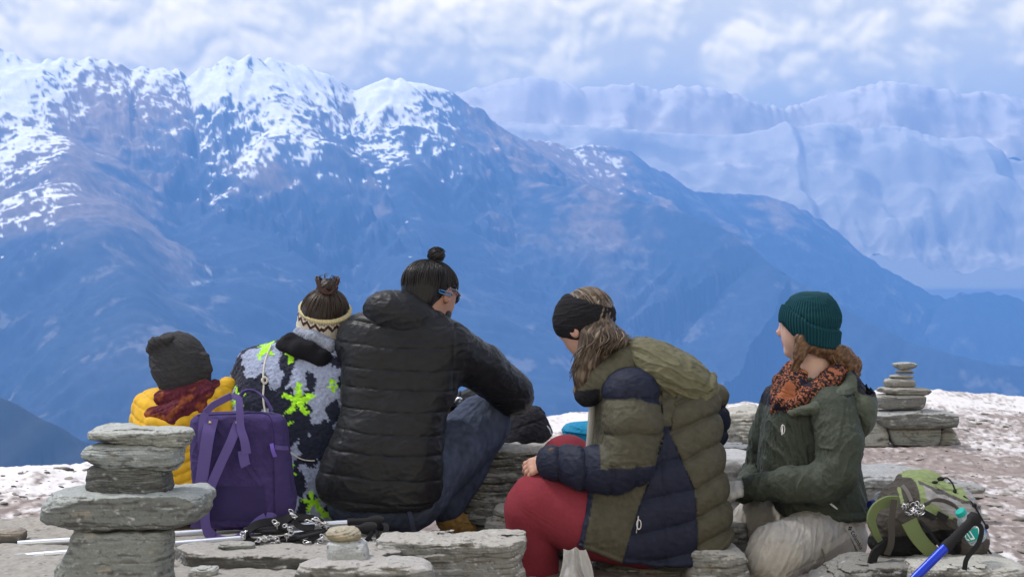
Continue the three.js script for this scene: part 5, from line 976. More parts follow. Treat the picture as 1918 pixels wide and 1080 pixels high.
rock('pale speckled boulder behind the gap between the two women', 6.3, [[764, 1366, 1418, 70, 40], [774, 1354, 1446, 62, 58], [806, 1356, 1470, 52, 66], [836, 1362, 1470, 46, 66], [846, 1370, 1460, 46, 60]], { lay: 38, amp: 6, n: 4, top: [0.56, 0.52, 0.45], tone: [0.32, 0.3, 0.27], pale: 0.7 });
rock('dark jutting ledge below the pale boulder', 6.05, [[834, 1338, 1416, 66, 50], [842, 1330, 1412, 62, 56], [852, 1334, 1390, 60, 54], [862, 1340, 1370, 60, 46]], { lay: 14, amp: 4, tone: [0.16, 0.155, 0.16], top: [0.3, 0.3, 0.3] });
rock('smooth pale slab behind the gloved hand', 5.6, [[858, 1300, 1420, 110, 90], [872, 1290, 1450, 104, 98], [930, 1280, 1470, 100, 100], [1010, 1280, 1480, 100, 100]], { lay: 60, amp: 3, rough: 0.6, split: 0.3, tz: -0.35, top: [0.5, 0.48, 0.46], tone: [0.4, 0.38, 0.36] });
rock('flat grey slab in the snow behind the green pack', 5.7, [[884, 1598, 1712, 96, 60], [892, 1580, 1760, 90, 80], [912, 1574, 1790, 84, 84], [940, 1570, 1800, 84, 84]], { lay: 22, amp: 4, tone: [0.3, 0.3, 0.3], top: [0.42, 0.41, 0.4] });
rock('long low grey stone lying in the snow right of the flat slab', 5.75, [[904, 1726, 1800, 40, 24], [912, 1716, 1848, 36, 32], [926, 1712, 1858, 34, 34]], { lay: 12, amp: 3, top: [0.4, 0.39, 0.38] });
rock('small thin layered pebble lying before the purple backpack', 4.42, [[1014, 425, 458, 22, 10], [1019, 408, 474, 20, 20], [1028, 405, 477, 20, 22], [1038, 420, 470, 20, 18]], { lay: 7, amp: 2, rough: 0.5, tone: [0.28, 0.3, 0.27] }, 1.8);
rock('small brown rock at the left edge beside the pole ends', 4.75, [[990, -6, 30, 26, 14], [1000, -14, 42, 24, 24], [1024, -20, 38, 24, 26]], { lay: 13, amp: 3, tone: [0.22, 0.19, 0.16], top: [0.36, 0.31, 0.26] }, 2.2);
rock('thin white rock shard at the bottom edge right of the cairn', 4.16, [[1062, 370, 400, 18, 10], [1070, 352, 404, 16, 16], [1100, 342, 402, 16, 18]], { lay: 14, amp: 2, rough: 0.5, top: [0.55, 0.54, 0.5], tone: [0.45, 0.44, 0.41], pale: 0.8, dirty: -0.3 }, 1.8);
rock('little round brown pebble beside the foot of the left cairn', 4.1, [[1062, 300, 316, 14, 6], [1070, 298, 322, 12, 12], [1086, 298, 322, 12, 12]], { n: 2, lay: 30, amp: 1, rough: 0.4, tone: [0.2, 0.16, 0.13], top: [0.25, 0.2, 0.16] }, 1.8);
// grass tuft in the crevice
{
  const F = frame(6), base = toWorld(F, [1428, 884, 40]), r = rng(8), parts = [];
  for (let i = 0; i < 130; i++) { const x = 1410 + 40 * r(), z = 30 + 30 * r(), h = 22 + 26 * r(), l = (r() - 0.5) * 24; parts.push(tube(F, base, [[x, 886, z, 0.9], [x + l * 0.3, 886 - h * 0.6, z - 2, 0.7], [x + l, 886 - h, z - 8 * r(), 0.15]], 5, 3, 1, mixc([0.2, 0.16, 0.09], [0.34, 0.28, 0.17], r()))); }
  const m = addMesh('dry_grass', mergeGeometries(parts), M.cloth, scene); m.position.copy(base);
  tag(m, 'tuft of dry grass in the dark crevice by the pale boulder', 'grass', null, 'stuff');
}
// ---------- cairns ----------
{
  const g = thing('stone_cairn', 'tall cairn of five stacked stones in the left foreground, before the yellow jacket', 'cairn', toWorld(frame(3.9), [205, 1142, 60]));
  const st = (rows, o) => rock('', 3.9, rows, { lay: 24, amp: 3, tz: 0.02, tx: 0.02, ...o }, 2.2, g, 'stone');
  st([[996, 132, 306, 60, 62], [1006, 122, 313, 60, 68], [1035, 116, 310, 60, 72], [1075, 96, 306, 60, 76], [1120, 88, 312, 60, 80], [1150, 92, 308, 60, 78]], { lay: 46, amp: 6, tone: [0.3, 0.31, 0.29], top: [0.36, 0.36, 0.33], pale: 0.45, rough: 1.2 });
  st([[924, 104, 352, 92, 96], [930, 88, 372, 88, 104], [944, 74, 380, 82, 108], [962, 60, 378, 80, 106], [978, 62, 366, 80, 98], [990, 96, 338, 78, 84], [998, 130, 300, 76, 66]], { lay: 30, amp: 4, tone: [0.25, 0.26, 0.25], top: [0.44, 0.45, 0.42], pale: 0.6, dirty: 0.05 });
  st([[876, 154, 262, 70, 42], [886, 150, 304, 68, 50], [908, 147, 311, 66, 54], [926, 152, 308, 64, 52], [940, 196, 298, 64, 44], [946, 240, 292, 64, 30]], { lay: 14, amp: 4, tone: [0.13, 0.13, 0.125], dark: [0.05, 0.05, 0.048], top: [0.22, 0.22, 0.2], dirty: 0.1, rough: 0.8 });
  st([[834, 158, 308, 66, 42], [842, 146, 330, 64, 50], [856, 139, 331, 62, 54], [870, 152, 328, 60, 50], [884, 186, 314, 60, 40], [889, 210, 296, 60, 30]], { lay: 15, amp: 3.4, tone: [0.34, 0.36, 0.35], top: [0.48, 0.49, 0.46], pale: 0.6 });
  st([[803, 168, 286, 68, 42], [808, 156, 342, 66, 50], [818, 150, 351, 64, 54], [828, 158, 349, 62, 50], [838, 214, 344, 62, 40], [844, 262, 332, 62, 28]], { lay: 17, amp: 3, tone: [0.38, 0.38, 0.34], top: [0.5, 0.5, 0.46], rust: 0.5, pale: 0.5 });
}
{
  const g = thing('stone_cairn', 'small far cairn of thin stacked stones standing in the snow on the right', 'cairn', toWorld(frame(8.8), [1710, 830, 20]));
  const st = (rows, o) => rock('', 8.8, rows.map(([y, l, r, h = 16]) => [y, l, r, 18, h]), { lay: 9, amp: 1.4, rough: 0.42, split: 0.6, tz: 0.02, ...o }, 1.5, g, 'stone');
  st([[800, 1666, 1752, 20], [806, 1664, 1770, 26], [822, 1668, 1768, 28], [834, 1672, 1760, 28]], { tone: [0.3, 0.31, 0.3] });
  st([[780, 1634, 1650, 10], [796, 1624, 1662, 18], [818, 1612, 1668, 24], [836, 1612, 1670, 24]], { lay: 40, tone: [0.42, 0.42, 0.4], top: [0.46, 0.46, 0.44] });
  st([[798, 1772, 1786, 8], [812, 1764, 1796, 14], [834, 1758, 1806, 18]], { lay: 20 });
  st([[768, 1640, 1764, 36], [775, 1634, 1790, 44], [788, 1640, 1806, 46], [798, 1650, 1800, 44], [804, 1668, 1760, 36]], { lay: 8, amp: 2.4, tone: [0.2, 0.2, 0.195], top: [0.42, 0.41, 0.39] });
  st([[739, 1646, 1730, 24], [744, 1640, 1738, 28], [760, 1639, 1736, 28], [768, 1652, 1732, 24]], { lay: 12, tone: [0.22, 0.22, 0.22] });
  st([[724, 1654, 1712, 18], [728, 1646, 1742, 24], [736, 1650, 1748, 24], [742, 1690, 1736, 18]], {});
  st([[709, 1664, 1706, 16], [714, 1659, 1718, 18], [724, 1662, 1719, 18], [727, 1672, 1712, 14]], {});
  st([[700, 1672, 1704, 12], [704, 1668, 1717, 15], [710, 1670, 1716, 14]], {});
  st([[692, 1686, 1710, 10], [696, 1682, 1716, 12], [701, 1684, 1714, 10]], {});
  st([[678, 1682, 1712, 10], [682, 1676, 1722, 14], [689, 1680, 1720, 13], [694, 1692, 1706, 8]], { top: [0.5, 0.5, 0.48] });
}
{
  const g = thing('stone_cairn', 'tan pebble balanced on a white stone block beside the black crampons', 'cairn', toWorld(frame(4.2), [650, 1062, 30]));
  rock('', 4.2, [[1014, 616, 672, 40, 26], [1022, 610, 684, 34, 34], [1044, 612, 690, 28, 36], [1058, 618, 686, 28, 34], [1064, 626, 676, 28, 30]], { n: 4, lay: 30, amp: 2, rough: 0.6, split: 0.5, tone: [0.5, 0.5, 0.5], top: [0.6, 0.6, 0.58], dark: [0.34, 0.33, 0.33], dirty: -0.3, rust: 0, pale: 0.8, cap: 5 }, 1.8, g, 'stone');
  rock('', 4.2, [[988, 628, 656, 34, 12], [994, 612, 668, 32, 24], [1004, 605, 675, 30, 30], [1014, 610, 672, 30, 28], [1021, 622, 650, 30, 16]], { n: 2, lay: 6, amp: 1.6, tx: 0.1, rough: 0.5, tone: [0.42, 0.35, 0.24], top: [0.48, 0.42, 0.32], dark: [0.2, 0.16, 0.1], rust: 0.6, dirty: -0.2 }, 1.6, g, 'stone');
}

// ---------- bags ----------
{
  const F = frame(4.72), base = toWorld(F, [460, 990, 10]);
  const g = thing('backpack', 'purple backpack standing upright with loose straps, behind the black crampons', 'backpack', base);
  const fabric = (c) => plain(c, 0.82), deep = [0.05, 0.035, 0.122], bright = [0.105, 0.078, 0.24];
  const body0 = loft([[772, 376, 500, 14, 26], [778, 364, 520, 14, 40], [790, 357, 531, 14, 48], [840, 357, 538, 14, 52], [900, 362, 546, 14, 54], [952, 370, 550, 14, 56], [978, 380, 534, 14, 52], [990, 392, 516, 14, 44]], 4, 9);
  const body = (x, y, z) => { const d = body0(x, y, z); return Math.abs(d) > 10 ? d : d - 2.2 * crease(x * 0.8 + y * 0.6, y - x * 0.5, z, 50, 34, 50, 3) - 0.9 * crease(x, y, z, 16, 18, 16, 8) - 1.4 * Math.exp(-Math.abs(Math.hypot((x - 446) / 84, (y - 880) / 100) - 1.02) * 30); };
  part(F, g, 'body', body, [340, 755, -65], [570, 1002, 85], 2.6, (x, y, z) => { const v = 1 + 0.22 * noise(x / 22, y / 22, z / 22) + 0.12 * noise(x / 5, y / 5, z / 5); return deep.map((c) => c * v); }, M.cloth);
  addMesh('side_pocket', drape(F, base, body, [[518, 832], [541, 838], [547, 966], [522, 972]], 8, 20, 4), fabric([0.048, 0.033, 0.115]), g);
  addMesh('pocket_hem', drape(F, base, body, [[517, 828], [540, 834], [541, 842], [518, 837]], 8, 3, 6), fabric(bright), g);
  addMesh('front_panel', drape(F, base, body, [[396, 905], [500, 905], [508, 968], [394, 968]], 16, 10, 1.6), fabric([0.036, 0.025, 0.09]), g);
  for (const q of [[[404, 788], [412, 784], [500, 902], [492, 906]], [[446, 786], [454, 788], [402, 872], [396, 866]]]) addMesh('cross_strip', drape(F, base, body, q, 6, 20, 2), fabric([0.05, 0.035, 0.122]), g);
  addMesh('zip', strap(F, base, [[374, 776, -26], [440, 773, -34], [506, 775, -28], [517, 800, -38], [519, 836, -40]], 3, [0, 0.2, 1], 2, 40), fabric([0.03, 0.018, 0.09]), g);
  addMesh('zip_pull', strap(F, base, [[515, 826, -46], [518, 838, -50], [522, 850, -48]], 7, [1, 0, 0.1], 3, 8), fabric([0.14, 0.09, 0.4]), g);
  const web = (pts, w, side = [1, 0, 0.15], seg = 44, name = 'shoulder_strap', c = bright) => addMesh(name, strap(F, base, pts, w, side, 2.4, seg), fabric(c), g);
  web([[404, 780, -42], [400, 810, -58], [393, 862, -62], [386, 915, -62], [379, 962, -54], [372, 984, -30]], (t) => 24 - 4 * t, [1, 0.1, 0.1]);
  web([[454, 785, -42], [442, 822, -60], [424, 862, -64], [406, 906, -66], [396, 950, -66], [401, 986, -62], [422, 1002, -62], [450, 1002, -64], [474, 988, -66], [492, 970, -66], [508, 960, -62]], (t) => (t < 0.5 ? 17 : 20), (t) => (t < 0.55 ? [1, 0.35, 0.1] : [0.15, 0.9, -0.5]), 70);
  web([[508, 958, -64], [522, 960, -66], [520, 974, -66]], 16, [0.2, 0.9, -0.3], 10);
  web([[386, 836, -50], [387, 800, -52], [390, 776, -46], [402, 759, -40], [424, 746, -36], [440, 738, -34]], 13, (t) => (t < 0.5 ? [1, 0, 0.2] : [0.4, 0.8, 0.4]), 40, 'carry_handle');
  web([[440, 738, -34], [452, 744, -36], [456, 764, -44], [459, 796, -52], [467, 820, -58], [471, 844, -58]], (t) => 11 + 6 * t, [1, -0.1, 0.2], 40, 'carry_handle');
  web([[444, 772, 16], [445, 748, 14], [456, 733, 10], [474, 731, 8], [494, 746, 8], [508, 770, 12]], 12, (t) => [0.3, 0.3, 1], 40, 'carry_handle');
  web([[464, 838, -58], [468, 862, -58], [470, 866, -58]], 18, [1, -0.1, 0.1], 6, 'handle_patch');
  const brass = std({ color: col(0.5, 0.4, 0.25), metalness: 0.9, roughness: 0.35 });
  for (const [x, y] of [[402, 787], [452, 787]]) addMesh('rivet', ell3(F, base, [x, y, -49], [3.2, 3.2, 2]), brass, g);
}
{
  const F = frame(5.75), base = toWorld(F, [975, 850, 20]);
  const g = thing('backpack', 'black backpack lying behind the man\'s raised knee', 'backpack', base);
  const b0 = loft([[760, 984, 1004, 20, 20], [766, 966, 1014, 20, 36], [778, 946, 1023, 18, 48], [796, 936, 1030, 14, 56], [815, 924, 1034, 10, 60], [832, 914, 1012, 8, 60], [846, 908, 972, 6, 54], [856, 912, 950, 6, 44]], 2, 8);
  const arc = (x, y) => y - (842 - 62 * Math.sqrt(clamp((x - 905) / 122)) - 0);
  const f = (x, y, z) => { const d = b0(x, y, z); return Math.abs(d) > 9 ? d : d - 2.4 * crease(x, y, z, 24, 13, 24, 5) - 0.5 * noise(x / 5, y / 5, z / 5) + 1.6 * Math.exp(-Math.abs(arc(x, y)) / 1.6); };
  part(F, g, 'body', f, [885, 745, -70], [1055, 868, 95], 2.2, (x, y, z) => { const v = 1 + 0.3 * noise(x / 8, y / 8, z / 8), zip = Math.abs(arc(x, y)) < 2 ? 0.4 : 1; return [0.018 * v * zip, 0.017 * v * zip, 0.021 * v * zip]; }, M.cloth);
  addMesh('zip_pull', tube(F, base, [[1024, 797, -10, 2], [1029, 803, -14, 1.8], [1032, 812, -14, 1.2]], 6, 5), M.steel, g);
}
{
  const F = frame(6), base = toWorld(F, [1090, 830, 20]);
  const b0 = loft([[790, 1080, 1110, 20, 14], [796, 1062, 1128, 20, 28], [805, 1054, 1140, 20, 36], [818, 1056, 1146, 20, 40], [834, 1064, 1140, 20, 38]], 3, 5);
  const g = thing('stuff_sack', 'bright blue bag behind the woman\'s far red knee', 'bag', base);
  part(F, g, 'bag_body', (x, y, z) => { const d = b0(x, y, z); return Math.abs(d) > 8 ? d : d - 1.6 * crease(x, y, z, 26, 12, 20, 3) - 1.2 * Math.exp(-Math.abs(y - 806 - (x - 1060) * 0.12) / 1.5); }, [1040, 778, -40], [1160, 846, 80], 2.2, () => [0.004, 0.2, 0.36], M.shell);
  addMesh('seam', tube(F, base, [[1054, 807, -10, 1.4], [1070, 808, -20, 1.4], [1100, 812, -22, 1.4], [1130, 816, -20, 1.4]], 14, 5), plain([0.003, 0.12, 0.24]), g);
}
{
  const F = frame(4.62), base = toWorld(F, [1080, 1095, 0]), P = [], I = [], nu = 60, nv = 40;
  const sheet = (u, v) => { const y = lerp(1026, 1120, v), l = lerp(1055, 1040, v), r = lerp(1098, 1121, v), k = 2.5 + 6 * v; return [lerp(l, r, u) + 3 * Math.sin(v * 5 + u * 6), y + 5 * Math.sin(u * 9) * (v + 0.6), -8 + k * Math.sin(u * 13 + v * 1.2 + 3 * noise(u * 3, v * 2, 8)) + 4 * noise(u * 5, v * 3, 4) + 2 * noise(u * 12, v * 9, 1)]; };
  for (const t of [0, 1]) for (let j = 0; j <= nv; j++) for (let i = 0; i <= nu; i++) { const p = sheet(i / nu, j / nv), w = toWorld(F, [p[0], p[1], p[2] + t * 1.2]).sub(base); P.push(w.x, w.y, w.z); }
  const N = (nu + 1) * (nv + 1);
  for (let j = 0; j < nv; j++) for (let i = 0; i < nu; i++) { const a = j * (nu + 1) + i, b = a + nu + 1; I.push(a, b, a + 1, a + 1, b, b + 1, N + a, N + a + 1, N + b, N + a + 1, N + b + 1, N + b); }
  const geo = new THREE.BufferGeometry(); geo.setAttribute('position', new THREE.Float32BufferAttribute(P, 3)); geo.setIndex(I); geo.computeVertexNormals();
  const m = addMesh('white_cloth', geo, new THREE.MeshPhysicalMaterial({ color: col(0.5, 0.5, 0.5), roughness: 1, transmission: 0.15, thickness: 0, specularIntensity: 0.2 }), scene);
  m.position.copy(base); tag(m, 'white cloth hanging below the hem of the down jacket', 'cloth');
}
// the green pack, lying on its back
{
  const F = frame(4.62), base = toWorld(F, [1740, 1058, 20]);
  const g = thing('backpack', 'lime green and grey hiking backpack lying on the rocks at right', 'backpack', base);
  const lobes = [ell([1728, 944, 34], [74, 46, 66]), ell([1736, 905, 50], [42, 20, 40]), ell([1790, 968, 20], [52, 56, 62]), ell([1812, 1012, 6], [40, 46, 56]), ell([1700, 976, 6], [62, 40, 58]), ell([1692, 1014, 8], [64, 34, 44])];
  const body = (x, y, z) => { let d = 1e3; for (const k of lobes) d = d > 999 ? k(x, y, z) : smin(d, k(x, y, z), 16); return Math.abs(d) > 12 ? d : d - 3.4 * crease(x * 0.8 + y * 0.4, y - x * 0.4, z, 34, 22, 34, 4) - 0.5 * noise(x / 6, y / 6, z / 6); };
  const lime = [0.2, 0.25, 0.115], grey = [0.27, 0.265, 0.27], brown = [0.06, 0.054, 0.048], blk = [0.015, 0.015, 0.016];
  part(F, g, 'body', body, [1618, 872, -80], [1868, 1072, 130], 2.3, (x, y, z) => {
    const v = 1 + 0.16 * noise(x / 9, y / 9, z / 9), w = 4 * noise(x / 20, y / 20, z / 20);
    const mid = 905 + (x - 1725) * 0.42 + w; // grey band that crosses from top left to right
    let c = brown;
    if (y < mid && x < 1806) c = lime; else if (y < mid + 26 + (x - 1730) * 0.22 && x > 1728) c = grey;
    else if (y < 960 + (x - 1720) * 0.12 + w && x > 1716 && x < 1790 - (y - 950)) c = lime;
    else if (y > 984 + Math.abs(x - 1790) * 0.12 && x < 1790) c = blk;
    if (x < 1688 && y > 912 && y < 940) c = x < 1682 ? brown : lime;
    if (Math.abs(y - mid) < 3 && x > 1722) c = [0.08, 0.075, 0.075];
    return c.map((k) => k * v);
  }, M.cloth);
  const web = (pts, w, side, c, name = 'strap', th = 3, seg = 26) => addMesh(name, strap(F, base, pts, w, side, th, seg), plain(c, 0.85), g);
  web([[1672, 934, -40], [1650, 934, -44], [1630, 946, -46], [1622, 966, -46], [1630, 990, -44], [1640, 1006, -40]], (t) => 22 - 11 * t, [0.7, 0.7, 0.2], [0.12, 0.155, 0.068], 'shoulder_strap', 7, 34);
  web([[1690, 968, -52], [1702, 992, -58], [1720, 1014, -58], [1742, 1030, -50]], (t) => 30 - 6 * t, [1, -0.45, 0], [0.13, 0.165, 0.07], 'shoulder_strap', 7, 26);
  web([[1708, 966, -58], [1730, 992, -64], [1748, 1016, -60]], 5, [1, -0.4, 0], blk, 'piping', 8);
  web([[1662, 928, -56], [1657, 960, -60], [1656, 1010, -56], [1650, 1030, -50]], 12, [1, 0, 0.1], brown, 'strap');
  web([[1650, 1010, -50], [1630, 1026, -48], [1622, 1050, -50], [1618, 1090, -70]], 16, [1, 0.2, 0.2], blk, 'hip_belt', 6);
  web([[1690, 1040, -56], [1700, 1050, -70], [1716, 1075, -84]], 26, [1, 0.1, 0.1], blk, 'hip_belt', 6);
  web([[1846, 1026, -20], [1852, 1040, -26], [1840, 1052, -30], [1822, 1056, -30]], 8, [0.2, 0.2, 1], blk, 'haul_loop');
  web([[1830, 1058, -30], [1860, 1064, -40], [1890, 1072, -46], [1916, 1080, -50]], 9, [0.1, 0.9, -0.5], [0.05, 0.046, 0.042], 'strap');
  web([[1724, 940, -34], [1750, 932, -28], [1776, 940, -34], [1790, 958, -44]], 7, [0.1, 1, 0.3], [0.07, 0.065, 0.065], 'zip');
  web([[1686, 906, -20], [1694, 918, -26], [1700, 934, -32]], 7, [1, -0.4, 0], [0.16, 0.15, 0.15], 'zip');
  const cordUp = (pts) => tube(F, base, pts, 16, 5);
  addMesh('drawcord', mergeGeometries([cordUp([[1758, 900, 0, 1.8], [1772, 894, -6, 1.8], [1782, 904, -10, 1.6], [1786, 916, -12, 1.8]]), cordUp([[1800, 926, -20, 1.8], [1816, 940, -26, 1.8], [1828, 962, -32, 1.8], [1838, 980, -34, 1.6]])]), M.black, g);
  for (const [x, y, z, a, b] of [[1762, 896, -4, 7, 4], [1786, 918, -13, 3.5, 5], [1839, 981, -34, 4, 5], [1750, 902, -8, 6, 3], [1818, 942, -28, 5, 4]]) addMesh('cord_lock', ell3(F, base, [x, y, z], [a, b, 4]), M.black, g);
  for (const [x, y, w, h] of [[1730, 958, 12, 5], [1756, 962, 10, 6], [1780, 1036, 9, 10], [1800, 1046, 9, 6]]) { const bx = new THREE.BoxGeometry(w * 2 * F.s, h * 2 * F.s, 6 * F.s); let z = -200; for (let k = 0; k < 80; k++) { const d = body(x, y, z); if (d < 0.4) break; z += Math.max(0.3, d * 0.7); if (z > 60) { z = -50; break; } } const v = toWorld(F, [x, y, z - 3]).sub(base); bx.rotateZ(-0.5); bx.translate(v.x, v.y, v.z); addMesh('buckle', bx, M.rubber, g); }
  const r = rng(3), links = [];
  for (let i = 0; i < 22; i++) { const x = 1682 + 38 * r(), y = 938 + 18 * r(), q = 3 + 4 * r(); let z = -200; for (let k = 0; k < 80; k++) { const d = body(x, y, z); if (d < 0.4) break; z += Math.max(0.3, d * 0.7); if (z > 60) break; } const t = new THREE.TorusGeometry(q * F.s, 1.1 * F.s, 5, 12); t.rotateX(r() * 3); t.rotateY(r() * 3); const v = toWorld(F, [x, y, z - 3]).sub(base); t.translate(v.x, v.y, v.z); links.push(t); }
  addMesh('carabiner_bunch', mergeGeometries(links), M.steel, g);
  addMesh('label', drape(F, base, body, [[1834, 988], [1842, 985], [1844, 992], [1836, 995]], 4, 4, 2), plain([0.12, 0.16, 0.42]), g);
}
// ---------- bottles ----------
const pet = new THREE.MeshPhysicalMaterial({ color: col(0.82, 0.88, 0.92), roughness: 0.06, transmission: 0.86, thickness: 0, ior: 1.45 });
function bottle(label, cap, d0, a, b, capColor, lab) {
  const F = frame(d0), A = toWorld(F, a), B = toWorld(F, b), g = thing('water_bottle', label, 'bottle', B), L = A.distanceTo(B), s = F.s;
  const up = new THREE.Quaternion().setFromUnitVectors(new THREE.Vector3(0, 1, 0), A.clone().sub(B).normalize());
  const put = (name, pts, m) => { const q = new THREE.LatheGeometry(pts.map(([r, y]) => new THREE.Vector2(Math.max(r, 0.001) * s, y * L)), 32); q.applyQuaternion(up); return addMesh(name, q, m, g); };
  put('body', [[0, 0], [15, 0.01], [18.5, 0.04], [18.5, 0.1], [17.6, 0.12], [18.6, 0.15], [18.6, 0.52], [17.4, 0.55], [18.6, 0.58], [18.2, 0.66], [15, 0.76], [9, 0.86], [7.5, 0.9], [7.5, 0.93]], pet);
  put('cap', [[0, 1.02], [8.6, 1.02], [9.6, 1.0], [9.8, 0.9], [9.4, 0.88], [8, 0.88]], plain(capColor, 0.45));
  if (lab) put('label', [[18.9, 0.18], [19, 0.2], [19, 0.5], [18.9, 0.51]], lab);
  return g;
}
{
  const cv = document.createElement('canvas'); cv.width = 512; cv.height = 128; const cx = cv.getContext('2d');
  cx.fillStyle = '#1f9a94'; cx.fillRect(0, 0, 512, 128); cx.strokeStyle = '#e8f4f2'; cx.lineWidth = 9; cx.lineJoin = 'round';
  for (let k = 0; k < 4; k++) { const o = k * 128; cx.strokeRect(o + 70, 36, 30, 40); cx.beginPath(); cx.moveTo(o + 18, 36); cx.lineTo(o + 50, 50); cx.lineTo(o + 20, 76); cx.lineTo(o + 52, 80); cx.stroke(); cx.fillStyle = '#d5ecea'; cx.fillRect(o, 104, 128, 5); }
  const t = new THREE.CanvasTexture(cv); t.colorSpace = THREE.SRGBColorSpace; t.wrapS = THREE.RepeatWrapping;
  bottle('clear water bottle with teal cap and teal label in the green pack', 1, 4.5, [1785, 950, -50], [1824, 1006, -34], [0.01, 0.33, 0.29], std({ map: t, roughness: 0.5 }));
  bottle('clear bottle with dark blue cap lying left of the green pack', 1, 4.85, [1630, 946, -6], [1694, 930, 30], [0.012, 0.02, 0.16], null);
}
// ---------- poles and crampons ----------
function pole(label, d0, pts, shaftMat, r, spec) {   // pts: tip end and handle end
  const F = frame(d0), a = pts[0], b = pts[1], base = toWorld(F, lerp3(a, b, 0.5)), g = thing('trekking_pole', label, 'trekking pole', base);
  const P = (t, q) => [...lerp3(a, b, t), q];
  addMesh('shaft', tube(F, base, [P(0, r), P(0.5, r), P(spec.grip, r * 1.12)], 6, 14), shaftMat, g);
  for (const [t0, t1, k, m] of spec.joints) addMesh('joint', tube(F, base, [P(t0, r * k * 0.9), P(lerp(t0, t1, 0.1), r * k), P(lerp(t0, t1, 0.9), r * k), P(t1, r * k * 0.9)], 10, 14), m, g);
  const n = 16, rib = [];
  for (let i = 0; i <= n; i++) rib.push(P(lerp(spec.grip, 0.965, i / n), r * spec.fat * (1 + (i % 2 ? 0.14 : 0) + 0.1 * Math.sin(i / n * 3))));
  const grip = addMesh('grip', mergeGeometries([tube(F, base, rib, n * 3, 12), tube(F, base, [P(0.962, r * spec.fat * 1.05), P(0.975, r * spec.fat * 1.7), P(0.992, r * spec.fat * 1.65), P(1, r * spec.fat * 0.9)], 10, 12), tube(F, base, [P(spec.grip - 0.004, r * spec.fat * 1.35), P(spec.grip + 0.012, r * spec.fat * 1.3)], 3, 12)]), M.rubber, g);
  return { F, base, g, P, grip };
}
{
  const silver = std({ color: col(0.62, 0.65, 0.72), metalness: 0.85, roughness: 0.32 });
  const one = pole('silver trekking pole, upper of the two lying behind the left cairn', 4.72, [[-160, 1026, -30], [716, 981, 40]], silver, 6, { grip: 0.925, fat: 1.15, joints: [[0, 0.225, 1.2, M.rubber], [0.622, 0.642, 1.25, M.rubber]] });
  const two = pole('silver trekking pole, lower and nearer of the two behind the left cairn', 4.55, [[-160, 1054, -30], [704, 992, 30]], silver, 6.2, { grip: 0.925, fat: 1.15, joints: [[0, 0.196, 1.2, M.rubber], [0.285, 0.288, 1.05, M.steel]] });
  addMesh('wrist_strap', mergeGeometries([strap(one.F, one.base, [[712, 982, 36], [722, 990, 20], [716, 1010, 6], [702, 1024, 0]], 10, [1, 0.2, 0], 2, 18), strap(one.F, one.base, [[690, 986, 26], [690, 1004, 10], [698, 1024, 0]], 8, [1, 0, 0], 2, 14)]), M.rubber, one.g);
  addMesh('wrist_strap', strap(two.F, two.base, [[698, 994, 24], [690, 1008, 10], [676, 1022, 0], [690, 1028, 0], [706, 1014, 6], [704, 996, 22]], 8, [0.7, 0.3, 0.5], 2, 30), M.rubber, two.g);
  const blue = std({ color: col(0.006, 0.035, 0.5), metalness: 0.35, roughness: 0.3 });
  const three = pole('bright blue trekking pole with black ribbed grip leaning on the green pack', 4.3, [[1436, 1290, -160], [1826, 962, -20]], blue, 8, { grip: 0.845, fat: 1.02, joints: [[0.828, 0.85, 1.35, M.rubber]] });
  addMesh('wrist_strap', strap(three.F, three.base, [[1818, 972, -22], [1832, 984, -22], [1826, 1010, -30], [1800, 1040, -40], [1796, 1060, -40]], 9, [1, 0.3, 0.1], 2, 24), M.rubber, three.g);
}
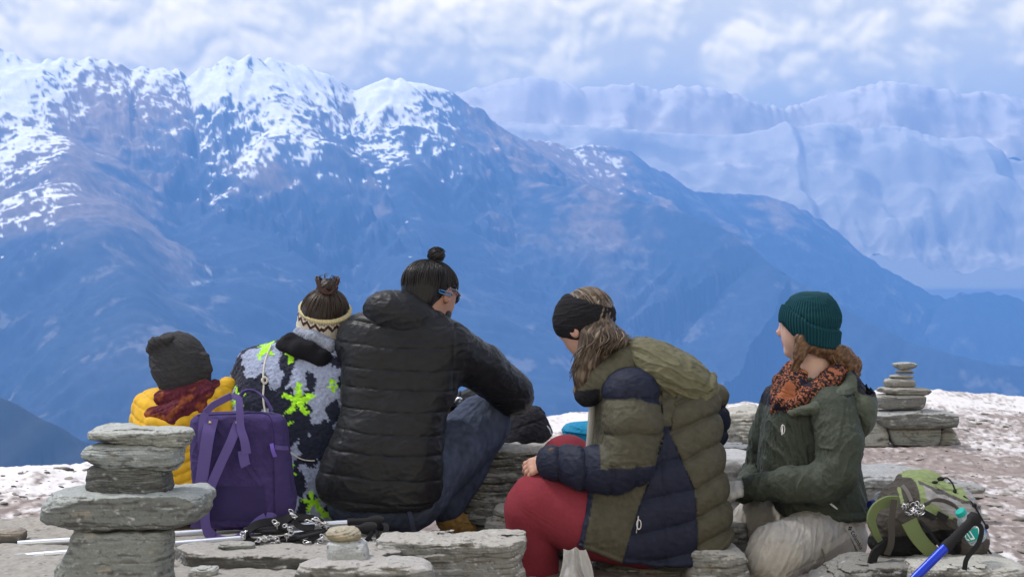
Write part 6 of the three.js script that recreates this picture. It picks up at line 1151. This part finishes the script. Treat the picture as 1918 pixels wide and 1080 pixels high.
{
  const F = frame(4.55), r = rng(17);
  const spike = (label, at0, plates, bands, chains) => {
    const base = toWorld(F, at0), g = thing('crampons', label, 'crampons', base, 'black slip-on crampons with chains');
    for (const [c, q, tilt] of plates) addMesh('rubber_plate', meshField(F, base, (x, y, z) => { const u = x - c[0], w = y - c[1] - u * tilt; const e = Math.hypot(u / q[0], (z - c[2]) / q[2]); return smax((e - 1) * Math.min(q[0], q[2]), Math.abs(w + 0.08 * (z - c[2])) - q[1], 2) + Math.max(0, 3 - Math.hypot((u - q[0] * 0.4) / 1.6, z - c[2])) ; }, c.map((v, k) => v - q[k] - 8 - (k === 1 ? q[0] * 0.3 : 0)), c.map((v, k) => v + q[k] + 8 + (k === 1 ? q[0] * 0.3 : 0)), 1.8), M.rubber, g);
    for (const [pts, w, s] of bands) addMesh('rubber_band', strap(F, base, pts, w, s, 3.4, 30), M.rubber, g);
    for (const pts of chains) {
      const curve = new THREE.CatmullRomCurve3(pts.map((p) => toWorld(F, p).sub(base))), len = curve.getLength() / F.s, n = Math.max(2, Math.round(len / 5)), links = [];
      for (let i = 0; i <= n; i++) { const t = new THREE.TorusGeometry(3.4 * F.s, 1.0 * F.s, 6, 12); t.scale(1.35, 1, 1); t.rotateX(i % 2 ? 1.4 + r() * 0.4 : r() * 0.5); t.rotateZ(r() * 1.2 - 0.6); const p = curve.getPoint(i / n); t.translate(p.x, p.y + (r() - 0.5) * 2 * F.s, p.z); links.push(t); }
      addMesh('chain', mergeGeometries(links), M.metal, g);
    }
    for (const [x, y, z] of chains.map((c) => c[c.length - 1])) { const c = new THREE.ConeGeometry(2.4 * F.s, 12 * F.s, 6); c.rotateX(Math.PI); const v = toWorld(F, [x, y + 6, z]).sub(base); c.translate(v.x, v.y, v.z); addMesh('spike', c, M.metal, g); }
  };
  spike('black crampons with shiny chains, the pair\'s left one against the purple backpack', [510, 1018, 0], [[[500, 992, 6], [46, 3, 22], 0.02]], [[[[460, 1006, -10], [466, 992, -14], [484, 980, -10], [510, 977, 4], [532, 975, 10], [546, 966, 10]], 15, [0.1, 0.9, -0.5]], [[[462, 1004, -12], [474, 1012, -20], [490, 1012, -24]], 14, [0.1, 0.8, -0.5]], [[[510, 978, 4], [530, 984, -8], [548, 990, -16]], 10, [0.1, 0.9, -0.3]]],
    [[[458, 1004, -16], [456, 998, -16], [462, 992, -18]], [[484, 1014, -24], [490, 1006, -26], [500, 1003, -28]], [[500, 1006, -30], [512, 1002, -30], [522, 1004, -30], [524, 1012, -30]], [[515, 976, -8], [520, 980, -10]], [[544, 958, 4], [549, 964, 0], [552, 968, 0]], [[536, 982, -18], [546, 986, -22], [548, 994, -24], [540, 1000, -26]]]);
  spike('black crampons with shiny chains, the pair\'s right one beside the tan pebble', [570, 1018, 0], [[[566, 1001, -6], [48, 3, 22], -0.2]], [[[[548, 968, 10], [562, 970, 8], [584, 972, 8], [602, 980, 6], [612, 992, 0]], 13, [0.1, 0.9, -0.4]], [[[520, 1012, -24], [548, 1016, -28], [580, 1008, -26], [606, 996, -16]], 9, [0.1, 0.9, -0.4]], [[[548, 975, 0], [566, 986, -8], [590, 986, -8]], 12, [0.1, 0.9, -0.4]]],
    [[[576, 976, -4], [588, 974, -6], [592, 970, -6], [598, 978, -8]], [[602, 980, -8], [610, 978, -8], [612, 984, -8]], [[514, 1022, -32], [512, 1016, -32], [518, 1014, -32], [524, 1020, -32]], [[576, 1010, -32], [582, 1010, -34], [581, 1018, -34]], [[596, 1016, -28], [602, 1012, -28], [604, 1004, -26], [606, 1000, -24]]]);
}
// ---------- loose pebbles and chips ----------
{
  const r = rng(77), g = new THREE.IcosahedronGeometry(1, 1), p = g.attributes.position;
  for (let i = 0; i < p.count; i++) { const x = p.getX(i), y = p.getY(i), z = p.getZ(i), k = 1 + 0.35 * noise(x * 1.3, y * 1.3, z * 1.3); p.setXYZ(i, x * k, y * k * 0.45, z * k * 0.8); }
  g.computeVertexNormals();
  const n = 1500, m = new THREE.InstancedMesh(g, std({ roughness: 0.95 }), n), M4 = new THREE.Matrix4(), q = new THREE.Quaternion(), e = new THREE.Euler(), c = new THREE.Color();
  for (let i = 0; i < n; i++) {
    const right = r() < 0.7, px = right ? lerp(1560, 2250, r()) : lerp(-250, 640, r()), d = lerp(4.8, right ? 12 : 7, Math.pow(r(), 1.4)), s = 0.004 + 0.02 * Math.pow(r(), 5);
    e.set((r() - 0.5) * 0.5, r() * 6.28, (r() - 0.5) * 0.5); q.setFromEuler(e);
    M4.compose(new THREE.Vector3((px - CX) / FOCAL * d, groundY(px, d) + s * 0.15, -d), q, new THREE.Vector3(s * (0.8 + r()), s * (0.6 + 0.6 * r()), s * (0.8 + r())));
    const v = 0.08 + 0.22 * r(); c.setRGB(v * 1.05, v, v * 0.93); m.setMatrixAt(i, M4); m.setColorAt(i, c);
  }
  m.name = 'pebbles'; m.castShadow = m.receiveShadow = true; scene.add(m);
  tag(m, 'small loose grey pebbles scattered over the snowy ground', null, null, 'stuff');
}

renderer.render(scene, camera);
